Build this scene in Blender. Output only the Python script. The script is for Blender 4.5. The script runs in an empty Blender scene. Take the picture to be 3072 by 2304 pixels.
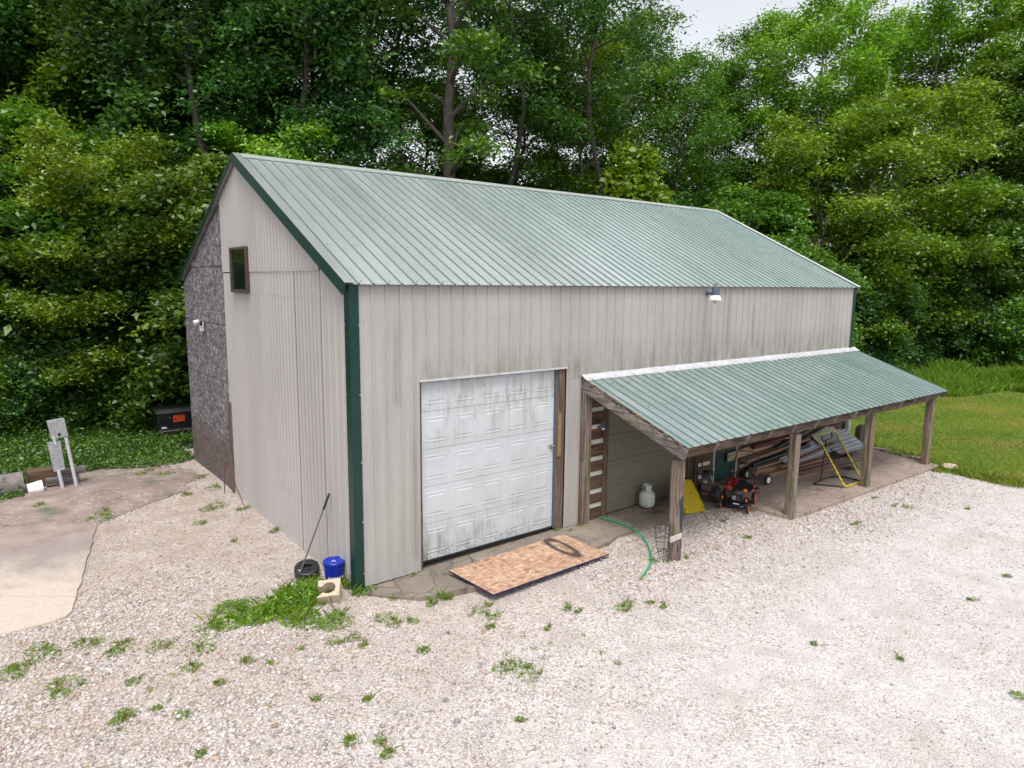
import bpy, math, random
import numpy as np
from mathutils import Vector, Matrix, Euler
C = bpy.context
SC = C.scene
R = math.radians

# ---------------------------------------------------------------- camera
CAM = np.array([-4.228, -9.065, 4.529]); YAW, PITCH, ROLL, FPX = .6669, -.147, .0105, 2072.7
def _basis():
    cy, sy, cp, sp = math.cos(YAW), math.sin(YAW), math.cos(PITCH), math.sin(PITCH)
    f = np.array([sy*cp, cy*cp, sp]); r = np.array([cy, -sy, 0.]); u = np.cross(r, f)
    cr, sr = math.cos(ROLL), math.sin(ROLL)
    return np.array([cr*r+sr*u, -sr*r+cr*u, f])
BAS = _basis()
cam = bpy.data.cameras.new('camera'); camo = bpy.data.objects.new('camera', cam); C.collection.objects.link(camo)
cam.sensor_width = 36; cam.lens = 36*FPX/3072; cam.clip_end = 2000; cam.clip_start = .05
m = Matrix.Identity(4)
for i in range(3):
    m[i][0] = BAS[0][i]; m[i][1] = BAS[1][i]; m[i][2] = -BAS[2][i]; m[i][3] = CAM[i]
camo.matrix_world = m
SC.camera = camo

# ---------------------------------------------------------------- sky and sun
SUN_EL, SUN_AZ = R(64), R(212)      # azimuth clockwise from +Y
w = bpy.data.worlds.new('World'); SC.world = w; w.use_nodes = True
nt = w.node_tree; nt.nodes.clear()
out = nt.nodes.new('ShaderNodeOutputWorld'); bg = nt.nodes.new('ShaderNodeBackground')
sky = nt.nodes.new('ShaderNodeTexSky'); sky.sky_type = 'NISHITA'; sky.sun_disc = False
sky.sun_elevation = SUN_EL; sky.sun_rotation = SUN_AZ; sky.dust_density = 3.0; sky.air_density = 1.0; sky.ozone_density = 1.0
hs = nt.nodes.new('ShaderNodeHueSaturation'); hs.inputs['Saturation'].default_value = .22; hs.inputs['Value'].default_value = 1.0
nt.links.new(sky.outputs[0], hs.inputs['Color']); nt.links.new(hs.outputs[0], bg.inputs['Color'])
bg.inputs['Strength'].default_value = .15
nt.links.new(bg.outputs[0], out.inputs[0])
sl = bpy.data.lights.new('sun', 'SUN'); sl.energy = 1.2; sl.angle = R(18); sl.color = (1, .97, .93)
so = bpy.data.objects.new('sun', sl); C.collection.objects.link(so)
sd = Vector((math.sin(SUN_AZ)*math.cos(SUN_EL), math.cos(SUN_AZ)*math.cos(SUN_EL), math.sin(SUN_EL)))
so.rotation_euler = (-sd).to_track_quat('-Z', 'Y').to_euler(); so.location = (0, 0, 30)
SC.view_settings.view_transform = 'Standard'; SC.view_settings.look = 'None'; SC.view_settings.gamma = 1
SC.view_settings.exposure = 0.78
SC.render.engine = 'CYCLES'
SC.cycles.use_denoising = True
SC.cycles.max_bounces = 7; SC.cycles.diffuse_bounces = 3; SC.cycles.glossy_bounces = 2
SC.cycles.transmission_bounces = 4; SC.cycles.transparent_max_bounces = 4
SC.cycles.caustics_reflective = False; SC.cycles.caustics_refractive = False

# rays through a photograph pixel (3072 x 2304) onto a plane of the place
def _ray(px, py):
    return BAS.T @ np.array([(px-1536)/FPX, (1152-py)/FPX, 1.0])
def gz(px, py, z=0.):
    d = _ray(px, py); return Vector(CAM + d*((z-CAM[2])/d[2]))
def gy(px, py, y=0.):
    d = _ray(px, py); return Vector(CAM + d*((y-CAM[1])/d[1]))
def gx(px, py, x=0.):
    d = _ray(px, py); return Vector(CAM + d*((x-CAM[0])/d[0]))
def gdepth(px, depth, z=0.):        # ground spot in the direction of a column, at a distance along the view
    d = _ray(px, 845); P = CAM + d*depth; return Vector((P[0], P[1], z))

# ---------------------------------------------------------------- mesh helpers
class MB:
    def __init__(s): s.v = []; s.f = []
    def add(s, vs, fs):
        o = len(s.v); s.v += [tuple(p) for p in vs]; s.f += [tuple(i+o for i in f) for f in fs]; return s
    def box(s, c, d, rot=None):
        hx, hy, hz = d[0]/2, d[1]/2, d[2]/2
        P = [Vector((x*hx, y*hy, z*hz)) for z in (-1, 1) for y in (-1, 1) for x in (-1, 1)]
        if rot is not None: P = [rot @ p for p in P]
        c = Vector(c)
        return s.add([p+c for p in P], [(0,2,3,1),(4,5,7,6),(0,1,5,4),(2,6,7,3),(0,4,6,2),(1,3,7,5)])
    def b2(s, a, b):
        a, b = Vector(a), Vector(b); return s.box((a+b)/2, [abs(b[i]-a[i]) for i in range(3)])
    def beam(s, p, q, wd, ht, up=(0, 0, 1)):
        p, q = Vector(p), Vector(q); d = (q-p); L = d.length; d.normalize()
        u = Vector(up); sd_ = d.cross(u)
        if sd_.length < 1e-4: sd_ = d.cross(Vector((1, 0, 0)))
        sd_.normalize(); u = sd_.cross(d)
        rot = Matrix((d, sd_, u)).transposed()
        return s.box((p+q)/2, (L, wd, ht), rot)
    def tube(s, pts, r, n=8, cap=True):
        pts = [Vector(p) for p in pts]; k = len(pts); rs = r if isinstance(r, (list, tuple)) else [r]*k
        vs = []; fs = []; prev = None
        for i, p in enumerate(pts):
            d = (pts[min(i+1, k-1)]-pts[max(i-1, 0)]).normalized()
            if prev is None:
                a = d.cross(Vector((0, 0, 1)))
                if a.length < .05: a = d.cross(Vector((1, 0, 0)))
            else:
                a = prev - d*prev.dot(d)
            a.normalize(); prev = a; b = d.cross(a)
            for j in range(n):
                t = 2*math.pi*j/n; vs.append(p + (a*math.cos(t)+b*math.sin(t))*rs[i])
        for i in range(k-1):
            for j in range(n):
                fs.append((i*n+j, i*n+(j+1) % n, (i+1)*n+(j+1) % n, (i+1)*n+j))
        if cap: fs.append(tuple(range(n-1, -1, -1))); fs.append(tuple((k-1)*n+j for j in range(n)))
        return s.add(vs, fs)
    def lathe(s, prof, c=(0, 0, 0), rot=None, n=28):
        vs = []; fs = []; k = len(prof)
        for (r, z) in prof:
            for j in range(n):
                t = 2*math.pi*j/n; vs.append(Vector((r*math.cos(t), r*math.sin(t), z)))
        if rot is not None: vs = [rot @ p for p in vs]
        vs = [p+Vector(c) for p in vs]
        for i in range(k-1):
            for j in range(n):
                fs.append((i*n+j, i*n+(j+1) % n, (i+1)*n+(j+1) % n, (i+1)*n+j))
        if prof[0] != prof[-1]:
            if prof[0][0] > 0: fs.append(tuple(range(n-1, -1, -1)))
            if prof[-1][0] > 0: fs.append(tuple((k-1)*n+j for j in range(n)))
        return s.add(vs, fs)
    def prism(s, poly, z0, z1):
        n = len(poly); zt = z1 if callable(z1) else (lambda x, y: z1)
        vs = [(x, y, z0) for x, y in poly]+[(x, y, zt(x, y)) for x, y in poly]
        fs = [tuple(range(n-1, -1, -1)), tuple(range(n, 2*n))]+[(i, (i+1) % n, n+(i+1) % n, n+i) for i in range(n)]
        return s.add(vs, fs)
    def build(s, name, mat, parent=None, smooth=False, bevel=0):
        me = bpy.data.meshes.new(name); me.from_pydata(s.v, [], s.f); me.update()
        if smooth:
            me.polygons.foreach_set('use_smooth', [True]*len(me.polygons))
            try: me.set_sharp_from_angle(angle=R(40))
            except Exception: pass
        me.materials.append(mat)
        o = bpy.data.objects.new(name, me); C.collection.objects.link(o)
        if parent is not None: o.parent = parent
        if bevel:
            b = o.modifiers.new('bevel', 'BEVEL'); b.width = bevel; b.segments = 2; b.limit_method = 'ANGLE'; b.angle_limit = R(50)
        return o
def join_into(o, mb, mat):          # surface pieces (screws, printing) kept inside their part's mesh
    me = o.data; k = len(me.materials); me.materials.append(mat); nv = len(me.vertices)
    import bmesh
    b = bmesh.new(); b.from_mesh(me); vv = [b.verts.new(v) for v in mb.v]
    for f in mb.f:
        try: q = b.faces.new([vv[i] for i in f]); q.material_index = k
        except ValueError: pass
    b.to_mesh(me); b.free(); return o
def flanks(o, mat, nrm):            # steep sides of the ribs get a darker green than the flats
    me = o.data; me.materials.append(mat); k = len(me.materials)-1; ns_ = [Vector(n).normalized() for n in nrm]
    for p in me.polygons:
        if max(p.normal.dot(n) if p.normal.z > 0 else -p.normal.dot(n) for n in ns_) < .75: p.material_index = k
def thing(name, label, cat, loc=(0, 0, 0), rz=0, group=None, rot=None):
    o = bpy.data.objects.new(name, None); C.collection.objects.link(o)
    o.location = loc; o.rotation_euler = rot if rot else (0, 0, rz)
    o['label'] = label; o['category'] = cat
    if group: o['group'] = group
    o.empty_display_size = .2
    return o
def tag(o, label=None, cat=None, group=None, kind=None):
    if label: o['label'] = label
    if cat: o['category'] = cat
    if group: o['group'] = group
    if kind: o['kind'] = kind
    return o
def rounded(pts, r, n=5):           # polyline with rounded corners
    pts = [Vector(p) for p in pts]; o = [pts[0]]
    for i in range(1, len(pts)-1):
        a, b, c = pts[i-1], pts[i], pts[i+1]
        d1 = (a-b).normalized(); d2 = (c-b).normalized()
        for k in range(n+1):
            t = k/n; p0 = b+d1*r; p2 = b+d2*r
            o.append(p0*(1-t)**2+b*2*t*(1-t)+p2*t*t)
    o.append(pts[-1]); return o
def np_mesh(name, verts, faces_flat, fsize, mat, attr=None, smooth=False):
    me = bpy.data.meshes.new(name); nv = len(verts); nf = len(faces_flat)//fsize
    me.vertices.add(nv); me.vertices.foreach_set('co', np.asarray(verts, np.float32).ravel())
    me.loops.add(nf*fsize); me.loops.foreach_set('vertex_index', np.asarray(faces_flat, np.int32))
    me.polygons.add(nf); me.polygons.foreach_set('loop_start', np.arange(0, nf*fsize, fsize, dtype=np.int32))
    try: me.polygons.foreach_set('loop_total', np.full(nf, fsize, np.int32))
    except Exception: pass
    if smooth: me.polygons.foreach_set('use_smooth', np.ones(nf, bool))
    me.update(calc_edges=True)
    if attr is not None:
        a = me.attributes.new('rnd', 'FLOAT', 'POINT'); a.data.foreach_set('value', np.asarray(attr, np.float32))
    me.materials.append(mat); return me
def link(name, me, parent=None):
    o = bpy.data.objects.new(name, me); C.collection.objects.link(o)
    if parent is not None: o.parent = parent
    return o

# ---------------------------------------------------------------- material helpers
class NT:
    def __init__(s, name):
        s.m = bpy.data.materials.new(name); s.m.use_nodes = True; s.t = s.m.node_tree; s.t.nodes.clear()
        s.out = s.n('ShaderNodeOutputMaterial'); s.bs = s.n('ShaderNodeBsdfPrincipled')
        s.l(s.bs.outputs[0], s.out.inputs[0]); s.co = s.n('ShaderNodeTexCoord').outputs['Object']
    def n(s, t, **k):
        x = s.t.nodes.new(t)
        for a, b in k.items(): setattr(x, a, b)
        return x
    def l(s, a, b): s.t.links.new(a, b)
    def set(s, **k):
        for a, b in k.items():
            i = s.bs.inputs[a.replace('_', ' ')]
            if hasattr(b, 'is_output') or isinstance(b, bpy.types.NodeSocket): s.l(b, i)
            else: i.default_value = b if not (isinstance(b, tuple) and len(b) == 3) else (*b, 1)
        return s
    def map(s, sc=(1, 1, 1), loc=(0, 0, 0), rot=(0, 0, 0), src=None):
        x = s.n('ShaderNodeMapping'); x.inputs['Scale'].default_value = sc; x.inputs['Location'].default_value = loc
        x.inputs['Rotation'].default_value = rot; s.l(src or s.co, x.inputs[0]); return x.outputs[0]
    def noise(s, scale=5, detail=4, rough=.55, v=None, dist=0):
        x = s.n('ShaderNodeTexNoise'); x.inputs['Scale'].default_value = scale; x.inputs['Detail'].default_value = detail
        x.inputs['Roughness'].default_value = rough; x.inputs['Distortion'].default_value = dist
        s.l(v or s.co, x.inputs['Vector']); return x.outputs['Fac']
    def vor(s, scale=5, v=None, feat='F1', out='Color', rand=1):
        x = s.n('ShaderNodeTexVoronoi', feature=feat); x.inputs['Scale'].default_value = scale
        if 'Randomness' in x.inputs: x.inputs['Randomness'].default_value = rand
        s.l(v or s.co, x.inputs['Vector']); return x.outputs[out]
    def ramp(s, f, stops, interp='LINEAR'):
        x = s.n('ShaderNodeValToRGB'); cr = x.color_ramp; cr.interpolation = interp
        while len(cr.elements) > 1: cr.elements.remove(cr.elements[-1])
        for i, (p, c) in enumerate(stops):
            e = cr.elements[0] if i == 0 else cr.elements.new(p)
            e.position = p; e.color = (*c, 1) if isinstance(c, tuple) else (c, c, c, 1)
        s.l(f, x.inputs[0]); return x.outputs[0]
    def mix(s, f, a, b, mode='MIX'):
        x = s.n('ShaderNodeMix', data_type='RGBA', blend_type=mode)
        for i, val in ((0, f), (6, a), (7, b)):
            if isinstance(val, bpy.types.NodeSocket): s.l(val, x.inputs[i])
            else: x.inputs[i].default_value = (*val, 1) if isinstance(val, tuple) else val
        return x.outputs[2]
    def math(s, op, a, b=0., c=None):
        x = s.n('ShaderNodeMath', operation=op)
        for i, val in enumerate((a, b) if c is None else (a, b, c)):
            if isinstance(val, bpy.types.NodeSocket): s.l(val, x.inputs[i])
            else: x.inputs[i].default_value = val
        return x.outputs[0]
    def sep(s, v=None):
        x = s.n('ShaderNodeSeparateXYZ'); s.l(v or s.co, x.inputs[0]); return x.outputs
    def rng(s, v, a, b, c=0., d=1.):
        x = s.n('ShaderNodeMapRange'); s.l(v, x.inputs[0])
        for i, q in zip((1, 2, 3, 4), (a, b, c, d)): x.inputs[i].default_value = q
        return x.outputs[0]
    def bump(s, h, st=.3, dist=.01):
        x = s.n('ShaderNodeBump'); x.inputs['Strength'].default_value = st; x.inputs['Distance'].default_value = dist
        s.l(h, x.inputs['Height']); s.l(x.outputs[0], s.bs.inputs['Normal']); return s
    def attr(s, name='rnd'):
        x = s.n('ShaderNodeAttribute'); x.attribute_name = name; return x.outputs['Fac']
    def objrand(s):
        return s.n('ShaderNodeObjectInfo').outputs['Random']

def m_plain(name, c, rough=.6, metal=0., var=.25, sc=8, bump=.0):
    t = NT(name); f = t.noise(sc, 5, .6)
    dk = tuple(x*(1-var) for x in c); lt = tuple(min(1, x*(1+var*.6)) for x in c)
    t.set(Base_Color=t.ramp(f, [(.3, dk), (.7, lt)]), Roughness=rough, Metallic=metal)
    if bump: t.bump(t.noise(sc*6, 4), bump, .01)
    return t.m
def m_wood(name, axis, c0, c1, c2=None, green=0.):
    t = NT(name); s1 = [26, 26, 26]; s1[axis] = 1.3; s2 = [5, 5, 5]; s2[axis] = .7
    g = t.noise(1, 8, .65, t.map(tuple(s1)), .6); b = t.noise(1, 4, .5, t.map(tuple(s2)))
    col = t.ramp(g, [(.28, tuple(x*.35 for x in c0)), (.42, c0), (.6, c1), (.8, tuple(min(1, x*1.25) for x in c1))])
    if c2: col = t.mix(t.ramp(b, [(.42, 0.), (.62, 1.)]), col, t.mix(.5, c2, col), 'MIX')
    kn = t.vor(3.2, t.map(tuple((.3 if i == axis else 1.) for i in range(3))), 'F1', 'Distance')
    col = t.mix(t.ramp(kn, [(.05, .8), (.1, 0.)]), col, tuple(x*.15 for x in c0))
    if green:
        al = t.noise(3, 5, .6); col = t.mix(t.math('MULTIPLY', t.ramp(al, [(.5, 0.), (.68, 1.)]), green), col, (.10, .11, .03))
    t.set(Base_Color=col, Roughness=.85); t.bump(g, .55, .006); return t.m

# weathered painted siding: streaks that run down, algae above ledges
def m_siding(name, base, dirt=1.0, u=0, algz=None):
    t = NT(name); sc = [0., 0., 0.]; sc[u] = 16; sc[2] = .55; sc2 = [0, 0, 0]; sc2[u] = 1.1; sc2[2] = .5
    xyz = t.sep()
    st = t.noise(1, 6, .7, t.map(tuple(sc))); bl = t.noise(1, 5, .6, t.map(tuple(sc2)))
    col = t.mix(t.ramp(bl, [(.35, 0.), (.7, 1.)]), base, tuple(x*.9 for x in base))
    f = t.math('MULTIPLY', t.ramp(st, [(.48, 0.), (.75, 1.)]), t.ramp(bl, [(.40, .15), (.62, 1.)]))
    f = t.math('MULTIPLY', f, .38*dirt)
    col = t.mix(f, col, (.17, .165, .13))
    if algz is not None:
        a = t.rng(xyz[2], algz, algz+.75, 1., 0.); a = t.math('MULTIPLY', a, t.ramp(t.noise(1, 6, .75, t.map((5, 5, 1.2))), [(.38, 0.), (.66, 1.)]))
        a = t.math('MULTIPLY', t.math('MULTIPLY', a, t.rng(xyz[0], 1.1, 1.2, 0., 1.)), t.rng(xyz[2], algz-.02, algz, 0., .85)); col = t.mix(a, col, (.13, .135, .08))
    if u == 0:
        for (x0, w_, k_, zlo, zhi) in ((8.95, .06, .8, 2.8, 4.5), (.72, .09, .5, 2.6, 4.2), (1.0, .1, .4, .1, 2.4), (9.9, .04, .5, 3., 4.4), (10.9, .05, .4, 2.8, 4.), (6.1, .05, .4, 2.8, 3.8)):
            d = t.math('ABSOLUTE', t.math('SUBTRACT', t.math('ADD', xyz[0], t.math('MULTIPLY', t.noise(1, 3, .5, t.map((.2, .2, 3))), .05)), x0+.025))
            f = t.math('MULTIPLY', t.rng(d, 0., w_, k_, 0.), t.ramp(st, [(.3, .3), (.6, 1.)]))
            f = t.math('MULTIPLY', f, t.math('MULTIPLY', t.rng(xyz[2], zlo, zlo+.15, 0., 1.), t.rng(xyz[2], zhi-.5, zhi, 1., .2))); col = t.mix(f, col, (.13, .125, .09))
    pn = t.n('ShaderNodeTexWhiteNoise', noise_dimensions='1D'); t.l(t.math('FLOOR', t.math('DIVIDE', t.math('SUBTRACT', xyz[u], .1), .9144)), pn.inputs['W'])
    col = t.mix(1., col, t.ramp(pn.outputs['Value'], [(0., .93), (1., 1.)]), 'MULTIPLY')
    t.set(Base_Color=col, Roughness=.42); t.bump(t.noise(1.5, 3), .12, .05); return t.m

SID = (.425, .404, .386)
M = {}
M['siding'] = m_siding('beige_siding', SID, 1.0, 0, 2.8)
M['gable'] = m_siding('beige_gable_siding', (.455, .425, .415), .2, 1)
M['green'] = m_plain('green_trim', (.002, .036, .027), .35, 0, .25, 3)
def m_roof(name, c, fade, slope_axis=1, met=.45):
    t = NT(name); f = t.noise(1, 5, .6, t.map((2.5, .5, .5))); g = t.noise(1, 4, .6, t.map((30, .6, .6)))
    col = t.mix(t.ramp(f, [(.3, 0.), (.7, 1.)]), c, fade)
    col = t.mix(t.math('MULTIPLY', t.ramp(g, [(.45, 0.), (.75, 1.)]), .3), col, tuple(x*1.25 for x in fade))
    pn = t.n('ShaderNodeTexWhiteNoise', noise_dimensions='1D'); t.l(t.math('FLOOR', t.math('DIVIDE', t.math('SUBTRACT', t.sep()[0], .1), .9144)), pn.inputs['W'])
    col = t.mix(1., col, t.ramp(pn.outputs['Value'], [(0., .86), (1., 1.)]), 'MULTIPLY')
    dirt = t.noise(1, 6, .7, t.map((9, .7, .7), loc=(3, 1, 0))); col = t.mix(t.math('MULTIPLY', t.ramp(dirt, [(.55, 0.), (.8, 1.)]), .35), col, (.12, .12, .09))
    t.set(Base_Color=col, Roughness=t.rng(f, .3, .7, .30, .40), Metallic=met); t.bs.inputs['Coat Weight'].default_value = 1; t.bs.inputs['Coat IOR'].default_value = 1.9; t.bs.inputs['Coat Roughness'].default_value = .14; return t.m
M['roof'] = m_roof('faded_green_roof', (.48, .515, .49), (.57, .595, .575))
M['porch_roof'] = m_roof('green_porch_roof', (.32, .43, .40), (.57, .605, .60), 1, .68)
M['rib_side'] = m_plain('dark_rib_green', (.14, .235, .215), .4, .1, .2, 4)
M['galv'] = m_plain('galvanised', (.60, .60, .62), .45, .3, .2, 6, .1)
M['ridge'] = m_plain('ridge_metal', (.42, .46, .43), .4, .3, .15, 6)
M['white_metal'] = m_plain('white_metal', (.72, .72, .72), .4, 0, .08, 3)
M['woodz'] = m_wood('grey_post_wood', 2, (.10, .072, .058), (.30, .24, .205), (.17, .10, .06), .6)
M['woodx'] = m_wood('grey_beam_wood', 0, (.07, .045, .035), (.19, .135, .105), (.13, .07, .04), .25)
M['woody'] = m_wood('grey_rafter_wood', 1, (.10, .085, .08), (.33, .29, .27), (.16, .12, .09), .7)
M['log'] = m_wood('dark_log_wood', 0, (.055, .03, .018), (.15, .092, .058), (.11, .055, .028))
M['jamb'] = m_wood('brown_jamb_wood', 2, (.07, .048, .035), (.19, .135, .10), (.10, .06, .035))
M['lumber'] = m_wood('lumber_wood', 0, (.16, .095, .055), (.36, .25, .17), (.28, .16, .09))
M['chink'] = m_plain('white_chinking', (.62, .61, .57), .8, 0, .15, 10)
M['door_tan'] = m_plain('tan_door', (.17, .16, .115), .5, 0, .08, 2)
def m_garage():
    t = NT('white_door'); xyz = t.sep(); bl = t.noise(1.4, 5, .65); st = t.noise(1, 6, .7, t.map((14, 14, 1.6)))
    base = t.mix(t.ramp(bl, [(.4, 0.), (.7, 1.)]), (.54, .565, .595), (.47, .49, .51))
    low = t.rng(xyz[2], .1, 1.0, 1., 0.); hi = t.math('MULTIPLY', t.rng(xyz[2], 1.7, 2.5, 0., 1.), .9)
    f = t.math('MULTIPLY', t.math('MAXIMUM', low, hi), t.ramp(st, [(.42, 0.), (.68, 1.)]))
    f = t.math('MULTIPLY', f, t.ramp(bl, [(.42, .1), (.6, 1.)]))
    col = t.mix(f, base, (.19, .20, .14))
    sp = t.noise(45, 3, .6); zz = t.rng(xyz[2], .05, .42, 1., 0.)
    xx = t.rng(xyz[0], 1.2, 3.2, 1., .55)
    chip = t.math('MULTIPLY', t.math('MULTIPLY', t.ramp(sp, [(.55, 0.), (.6, 1.)]), t.ramp(zz, [(.35, 0.), (.75, 1.)])), xx)
    col = t.mix(chip, col, (.06, .07, .05)); t.set(Base_Color=col, Roughness=.45); return t.m
M['door_white'] = m_garage()
M['door_green'] = m_plain('green_door', (.012, .05, .045), .5, 0, .4, 5)
def m_osb(name, cols, sc=26, edge=None, rotx=False):
    t = NT(name); a = 1 if rotx else 0
    s1 = [1., 1., 1.]; s1[a] = .35; s2 = [1., 1., 1.]; s2[(a+1) % 3 if not rotx else 2] = .4
    wv = t.noise(6, 2); 
    v1 = t.vor(sc, t.map(tuple(s1), rot=(.4 if rotx else 0, 0, 0 if rotx else .5)), 'F1', 'Color'); v2 = t.vor(sc*.8, t.map(tuple(s2), loc=(3, 5, 2)), 'F1', 'Color')
    x = t.sep(v1)[0]; y = t.sep(v2)[1]; f = t.math('MULTIPLY_ADD', x, .6, t.math('MULTIPLY', y, .4))
    col = t.ramp(f, cols); col = t.mix(t.math('MULTIPLY', t.noise(1.2, 5, .6), .5), col, tuple(q*.55 for q in cols[1][1]))
    t.set(Base_Color=col, Roughness=.85); t.bump(f, .2, .004); return t
_t = m_osb('weathered_particle_board', [(.1, (.055, .045, .048)), (.4, (.145, .125, .13)), (.65, (.23, .205, .215)), (.95, (.44, .43, .47))], 24, rotx=True)
_c = _t.bs.inputs['Base Color'].links[0].from_socket; _z = _t.sep()[2]
_f = _t.math('MULTIPLY', _t.rng(_t.math('ADD', _z, _t.math('MULTIPLY', _t.noise(3, 4), .5)), 1.1, 1.5, .7, 0.), 1.); _t.l(_t.mix(_f, _c, (.10, .065, .05)), _t.bs.inputs['Base Color'])
M['osb_wall'] = _t.m
M['black'] = m_plain('black_plastic', (.015, .016, .018), .4, 0, .3, 12)
M['rubber'] = m_plain('rubber', (.02, .022, .026), .75, 0, .4, 20)
M['dark_metal'] = m_plain('dark_dusty_metal', (.07, .065, .06), .55, .3, .5, 14)
M['steel'] = m_plain('steel', (.45, .45, .47), .35, .8, .2, 10)
M['orange'] = m_plain('orange_plastic', (.85, .16, .01), .4, 0, .12, 8)
M['red'] = m_plain('red_plastic', (.36, .012, .015), .4, 0, .25, 6)
M['maroon'] = m_plain('maroon_paint', (.13, .012, .014), .35, .1, .4, 9)
M['yellow_tube'] = m_plain('yellow_tube', (.62, .50, .015), .4, 0, .2, 6)
M['blue'] = m_plain('blue_plastic', (.004, .022, .33), .35, 0, .15, 6)
M['navy'] = m_plain('navy_paint', (.01, .015, .08), .5, 0, .3, 6)
M['hose'] = m_plain('green_hose', (.0, .33, .13), .4, 0, .15, 8)
M['tank'] = m_plain('tank_paint', (.50, .52, .48), .45, 0, .15, 4)
M['grey_box'] = m_plain('grey_box', (.33, .34, .36), .6, .1, .35, 16)
M['conduit'] = m_plain('conduit', (.50, .51, .56), .5, 0, .15, 5)
M['bluegrey'] = m_plain('bluegrey_enamel', (.10, .125, .17), .4, .2, .2, 6)
M['rust'] = m_plain('rusty_metal', (.12, .06, .045), .8, .2, .4, 20)
M['frame_brown'] = m_plain('brown_frame', (.065, .045, .038), .6, 0, .2, 12)
M['block'] = m_plain('tan_block', (.52, .42, .32), .95, 0, .25, 20, .5)
M['old_concrete'] = m_plain('old_concrete', (.20, .17, .16), .95, 0, .4, 8, .5)
M['brown_plastic'] = m_plain('brown_plastic', (.14, .105, .085), .5, 0, .15, 5)
M['dryleaf'] = m_plain('dry_leaf', (.16, .09, .045), .9, 0, .4, 30)
M['gold'] = m_plain('brass_cap', (.45, .30, .06), .35, .5, .2, 8)
M['screw'] = m_plain('screw_zinc', (.55, .56, .55), .3, .6, .1, 8)
M['screw_dark'] = m_plain('screw_dark', (.05, .06, .05), .5, .3, .1, 8)
def m_glass(name, c, r=.08):
    t = NT(name); t.set(Base_Color=c, Roughness=r, Metallic=0.); t.bs.inputs['Specular IOR Level'].default_value = .3; return t.m
M['glass'] = m_glass('dark_glass', (.008, .014, .012))
M['glass_green'] = m_glass('curtained_glass', (.04, .09, .02), .2)
def m_emit(name, c, st):
    t = NT(name); t.set(Base_Color=(.9, .8, .8), Roughness=.3); t.bs.inputs['Emission Color'].default_value = (*c, 1); t.bs.inputs['Emission Strength'].default_value = st; return t.m
M['bulb'] = m_emit('lit_bulb', (1, .62, .66), 2.2)
def m_yellow_bed():
    t = NT('yellow_plastic_bed'); a = t.map((1, 1, 1), rot=(0, 0, .78))
    x = t.sep(a); g = t.math('MINIMUM', t.math('ABSOLUTE', t.math('SINE', t.math('MULTIPLY', x[0], 34.))), t.math('ABSOLUTE', t.math('SINE', t.math('MULTIPLY', x[1], 34.))))
    d = t.math('MULTIPLY', t.ramp(g, [(.04, 1.), (.16, 0.)]), t.ramp(t.noise(9, 4), [(.42, 0.), (.6, .8)]))
    col = t.mix(d, (.44, .32, .007), (.14, .095, .012)); col = t.mix(t.ramp(t.noise(5, 5), [(.5, 0.), (.8, .6)]), col, (.33, .24, .01))
    t.set(Base_Color=col, Roughness=.45); return t.m
M['yellow_bed'] = m_yellow_bed()

# ---------------------------------------------------------------- lay of the land
def gh(x, y):
    z = -.085*np.exp(-(x/3.0)**2-((y-1.2)/4.5)**2)
    z = z + .02*np.sin(x*.9+1.3)*np.cos(y*.7) * np.clip((-y-1.5)/3, 0, 1)
    z = z + .10*np.exp(-((x+2.2)/1.8)**2-((y-7.2)/1.0)**2)
    z = z + .035*np.clip(y-9.5, 0, 60)*np.clip((4-x)/6, 0, 1)
    z = z - .10*np.clip(y-13, 0, 60)*np.clip((x-4)/6, 0, 1)*np.clip((26-x)/6, 0, 1)
    return z
def sheet(name, poly_or_rng, mat, off=0., step=.25, jag=0., seed=1):
    # a sheet following the land; poly given as outline -> grid clipped by outline with a ragged edge
    poly = poly_or_rng; xs = [p[0] for p in poly]; ys = [p[1] for p in poly]
    nx = max(2, int((max(xs)-min(xs))/step)+1); ny = max(2, int((max(ys)-min(ys))/step)+1)
    X, Y = np.meshgrid(np.linspace(min(xs), max(xs), nx), np.linspace(min(ys), max(ys), ny))
    V = np.stack([X.ravel(), Y.ravel(), gh(X, Y).ravel()+off], 1)
    idx = np.arange(nx*ny).reshape(ny, nx)
    F = np.stack([idx[:-1, :-1], idx[:-1, 1:], idx[1:, 1:], idx[1:, :-1]], -1).reshape(-1, 4)
    cx = V[F].mean(1); rs = np.random.RandomState(seed)
    jx = jag*(np.sin(cx[:, 1]*3.1+seed)+.6*np.sin(cx[:, 1]*7.7+cx[:, 0]*2)+rs.normal(0, .5, len(cx)))
    keep = inpoly(cx[:, 0]+jx, cx[:, 1]+jx*.7, poly); F = F[keep]
    used = np.unique(F); re = -np.ones(len(V), int); re[used] = np.arange(len(used))
    me = np_mesh(name, V[used], re[F].ravel(), 4, mat, smooth=True); return link(name, me)
def inpoly(x, y, poly):
    c = np.zeros(x.shape, bool); n = len(poly); j = n-1
    for i in range(n):
        xi, yi = poly[i]; xj, yj = poly[j]
        with np.errstate(divide='ignore', invalid='ignore'):
            t = ((yi > y) != (yj > y)) & (x < (xj-xi)*(y-yi)/((yj-yi) if yj != yi else 1e-9)+xi)
        c ^= t; j = i
    return c

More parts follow.
